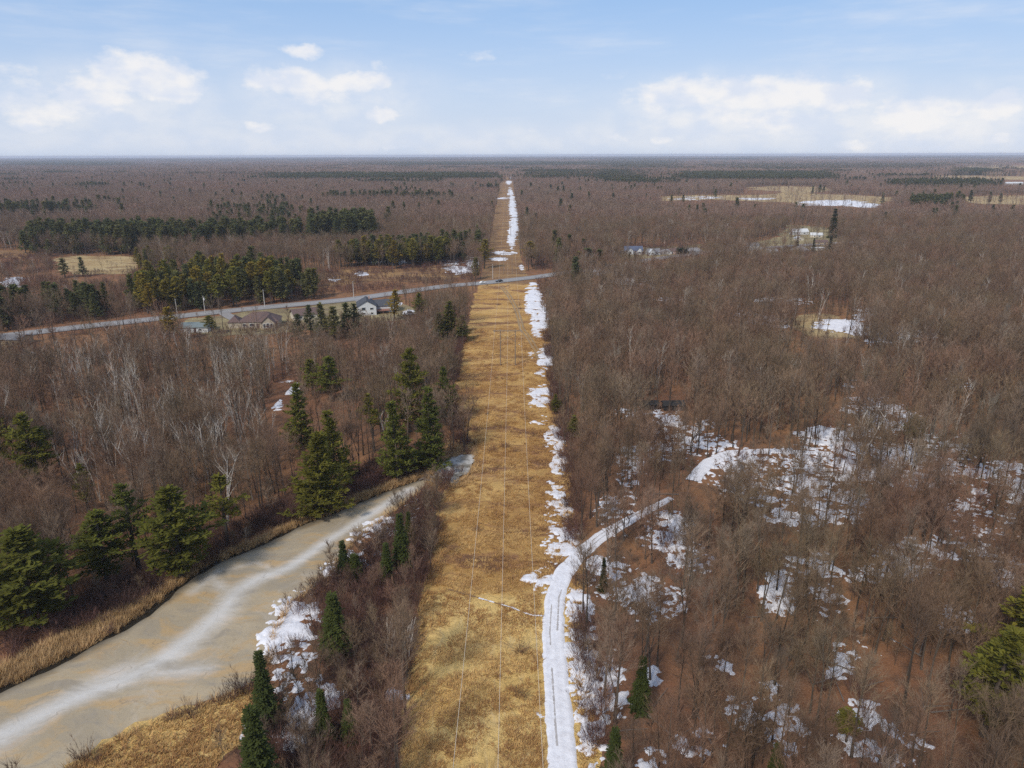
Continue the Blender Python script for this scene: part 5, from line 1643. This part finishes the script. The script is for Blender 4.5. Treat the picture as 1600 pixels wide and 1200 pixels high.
house('house', 'dark grey gabled house standing low between the two groups of houses', 1208, 398, .1, [(-7, 7, 2, 10, 3.2, 3.4, 'x', 'gable', M['grey_roof'], M['grey_roof']), (-4, 2, 0, 6, 3.2, 2.8, 'y', 'gable', M['cream'], M['grey_roof'])])
house('barn', 'long white barn by the field near the right edge', 1586, 289, .0, [(-32, 32, 0, 20, 7, 5, 'x', 'gable', M['white_wall'], M['pale_roof'])], 'barn')
house('farm_building', 'tiny white farm building far off below the clouds', 1292, 265, .0, [(-40, 40, 0, 30, 14, 8, 'x', 'gable', M['white_wall'], M['pale_roof'])], 'farm building')
# cabins in the right wood
house('cabin', 'left one of two low black sheds in the right wood', 1018, 641, .1, [(-1.9, 1.9, 0, 2.6, 1.9, .7, 'x', 'gable', M['black_board'], M['black_board'])], 'shed', door=(0.3, 0))
house('cabin', 'right and longer one of two low black sheds in the right wood', 1053, 642, .05, [(-3.0, 3.0, 0, 3.0, 1.9, .8, 'x', 'gable', M['black_board'], M['black_board'])], 'shed', door=(1.6, 0))
hx, hy = G(1066, 397.5)
hd = MB()
for i in range(260):
    a, b, c = rnd(-4.5, 4.5), rnd(-1.6, 1.6), rnd(0, 4.6)
    tufts(hd, Vector((a, b, c)), Vector((rnd(-1, 1), rnd(-1, 1), rnd(-.2, 1))).normalized(), 6, .9, .3, .8)
tag(link('hedge', hd.mesh('hedge', M['hedge']), None, (hx, hy, 0)), 'clipped dark evergreen hedge between the pinkish house and the grey bungalow', 'hedge')


# ------------------------------------------------------------------ vehicles
def car(name, label, cat, px, py, rz, paint, van=False):
    x, y = G(px, py)
    t_ = thing(name, label, cat, (x, y, .30 if py < 470 else 0.06), rz)
    L, Wd = (4.6, 1.8) if not van else (5.4, 1.95)
    h1, h2 = (.78, 1.42) if not van else (1.0, 1.95)
    prof_ = [(-L / 2, .30), (-L / 2, h1 * .85), (-L / 2 + .25, h1), (-L * .16, h1 + .06), (-L * .04, h2 - .03), (L * .26, h2), (L * .44, h1 + .12), (L / 2, h1), (L / 2, .30)]
    mb = MB(); n = len(prof_)
    V = [(a, -Wd / 2 * (1 if z < h1 + .1 else .86), z) for a, z in prof_] + [(a, Wd / 2 * (1 if z < h1 + .1 else .86), z) for a, z in prof_]
    mb.add(V, [tuple(range(n))[::-1], tuple(range(n, 2 * n))] + [(i, (i + 1) % n, n + (i + 1) % n, n + i) for i in range(n)])
    link('body', mb.mesh('body', paint), t_)
    for sy in (-1, 1):
        yy = sy * (Wd / 2 * .93 + .03)
        g_ = MB().add([(-L * .11, yy, h1 + .1), (L * .36, yy, h1 + .1), (L * .25, yy - sy * .05, h2 - .1), (-L * .03, yy - sy * .05, h2 - .1)], [(0, 1, 2, 3)])
        link('side_window', g_.mesh('side_window', M['glass']), t_)
        for sx in (-L * .31, L * .31):
            w_ = link('wheel', MB().tube([(0, -.11, 0), (0, .11, 0)], [.33, .33], 12).mesh('wheel', M['rubber']), t_, (sx, sy * (Wd / 2 - .08), .33))
            link('rim', MB().tube([(0, -.125, 0), (0, .125, 0)], [.19, .19], 8).mesh('rim', M['pale_roof']), w_)
    link('windscreen', MB().add([(-L * .15, -.7, h1 + .12), (-L * .15, .7, h1 + .12), (-L * .055, .62, h2 - .08), (-L * .055, -.62, h2 - .08)], [(0, 1, 2, 3)]).mesh('windscreen', M['glass']), t_)
    return t_


rd = math.atan2(float(G(800, 437.5)[1] - G(752, 443)[1]), float(G(800, 437.5)[0] - G(752, 443)[0]))
car('car', 'black car driving on the road across the grass strip', 'car', 780, 441, rd, M['black_paint'])
car('car', 'white car at the left end of the road crossing', 'car', 755, 443.5, rd + PI, M['white_paint'])
car('van', 'white van parked on snow right of the white house', 'van', 638, 492, .3, M['white_paint'], True)
car('car', 'dark car parked at the lower right of the hamlet', 'car', 1304, 390, .1, M['black_paint'])
car('car', 'white car half hidden by trees near the left edge', 'car', 45, 556, .4, M['white_paint'])

# ------------------------------------------------------------------ logs
x0, y0 = G(622, 1022)
for i in range(26):
    a = rnd(-2.2, 2.2); b = rnd(-1.2, 2.0)
    L = rnd(4.5, 6.5)
    mb = MB().tube([(0, 0, .12), (rnd(-.2, .2), L * .5 * .8, L * .5 * .45), (rnd(-.5, .5), L * .8, L * .45)], [.09, .08, .05], 6)
    tag(link('log', mb.mesh('log', M['log']), None, (x0 + a, y0 + b, 0.0)), 'pale barkless pole in the heap leaning in brush beside the straw field', 'log', 'heap of pale poles')
    bpy.context.scene.objects[-1] if False else None
for i, (pa, pb, lab) in enumerate([((658, 742), (690, 752), 'grey log lying across the creek, upper of the jam by the pool'), ((662, 750), (684, 758), 'grey log in the jam by the pool, nearer the creek ice'), ((668, 738), (680, 760), 'grey log jammed crosswise by the pool'), ((655, 752), (672, 746), 'short grey log at the left of the jam by the pool')]):
    p, q = G(*pa), G(*pb)
    tag(link('fallen_log', MB().tube([(p[0], p[1], .35), ((p[0] + q[0]) / 2, (p[1] + q[1]) / 2, .5), (q[0], q[1], .32)], [.2, .17, .12], 6).mesh('fallen_log', M['old_log'])), lab, 'log')
rc = random.Random(5)
FL_NAME = lambda: COL.objects[-1].name
nl = 0
while nl < 40:
    px, py = rc.uniform(920, 1590), rc.uniform(660, 1190)
    x, y = G(px, py)
    if not free(np.array([x]), np.array([y]), np.array([1.0]))[0]: continue
    a = rc.uniform(0, PI); L = rc.uniform(3, 7)
    tag(link('fallen_log', MB().tube([(0, 0, .2), (L * .5, 0, .22), (L, 0, .15)], [.12, .09, .04], 5).mesh('fallen_log', M['old_log']), None, (x, y, .1)), 'grey fallen trunk lying on the leaf litter of the right wood', 'log', 'fallen trunks in the right wood').rotation_euler = (0, 0, a)
    TO_NAME.append((bpy.data.objects[FL_NAME()], 'grey fallen trunk', float(x), float(y)))
    nl += 1
# snowy ditch line with a pale pipe across the straw field
for seg, lab in (([(748, 936), (762, 940), (772, 943)], 'short streak of snow in the ditch, left of three'), ([(783, 946), (800, 951), (812, 956)], 'streak of snow in the ditch, middle of three'), ([(818, 959), (832, 963), (850, 964)], 'streak of snow in the ditch, nearest the snowy track')):
    tag(ribbon('ditch_snow', Gs(seg), 0.03 + 0.22 * np.random.default_rng(int(seg[0][0])).random(24), .25, M['snow'], n=24), lab, kind='structure')
tag(ribbon('ditch', Gs([(700, 922), (735, 932), (770, 942.5), (800, 951), (832, 963), (850, 964)]), 0.02 + 0.2 * np.random.default_rng(4).random(60), .235, M['rut'], n=60), 'narrow dark ditch across the grass strip', kind='structure')


name_by_landmark()
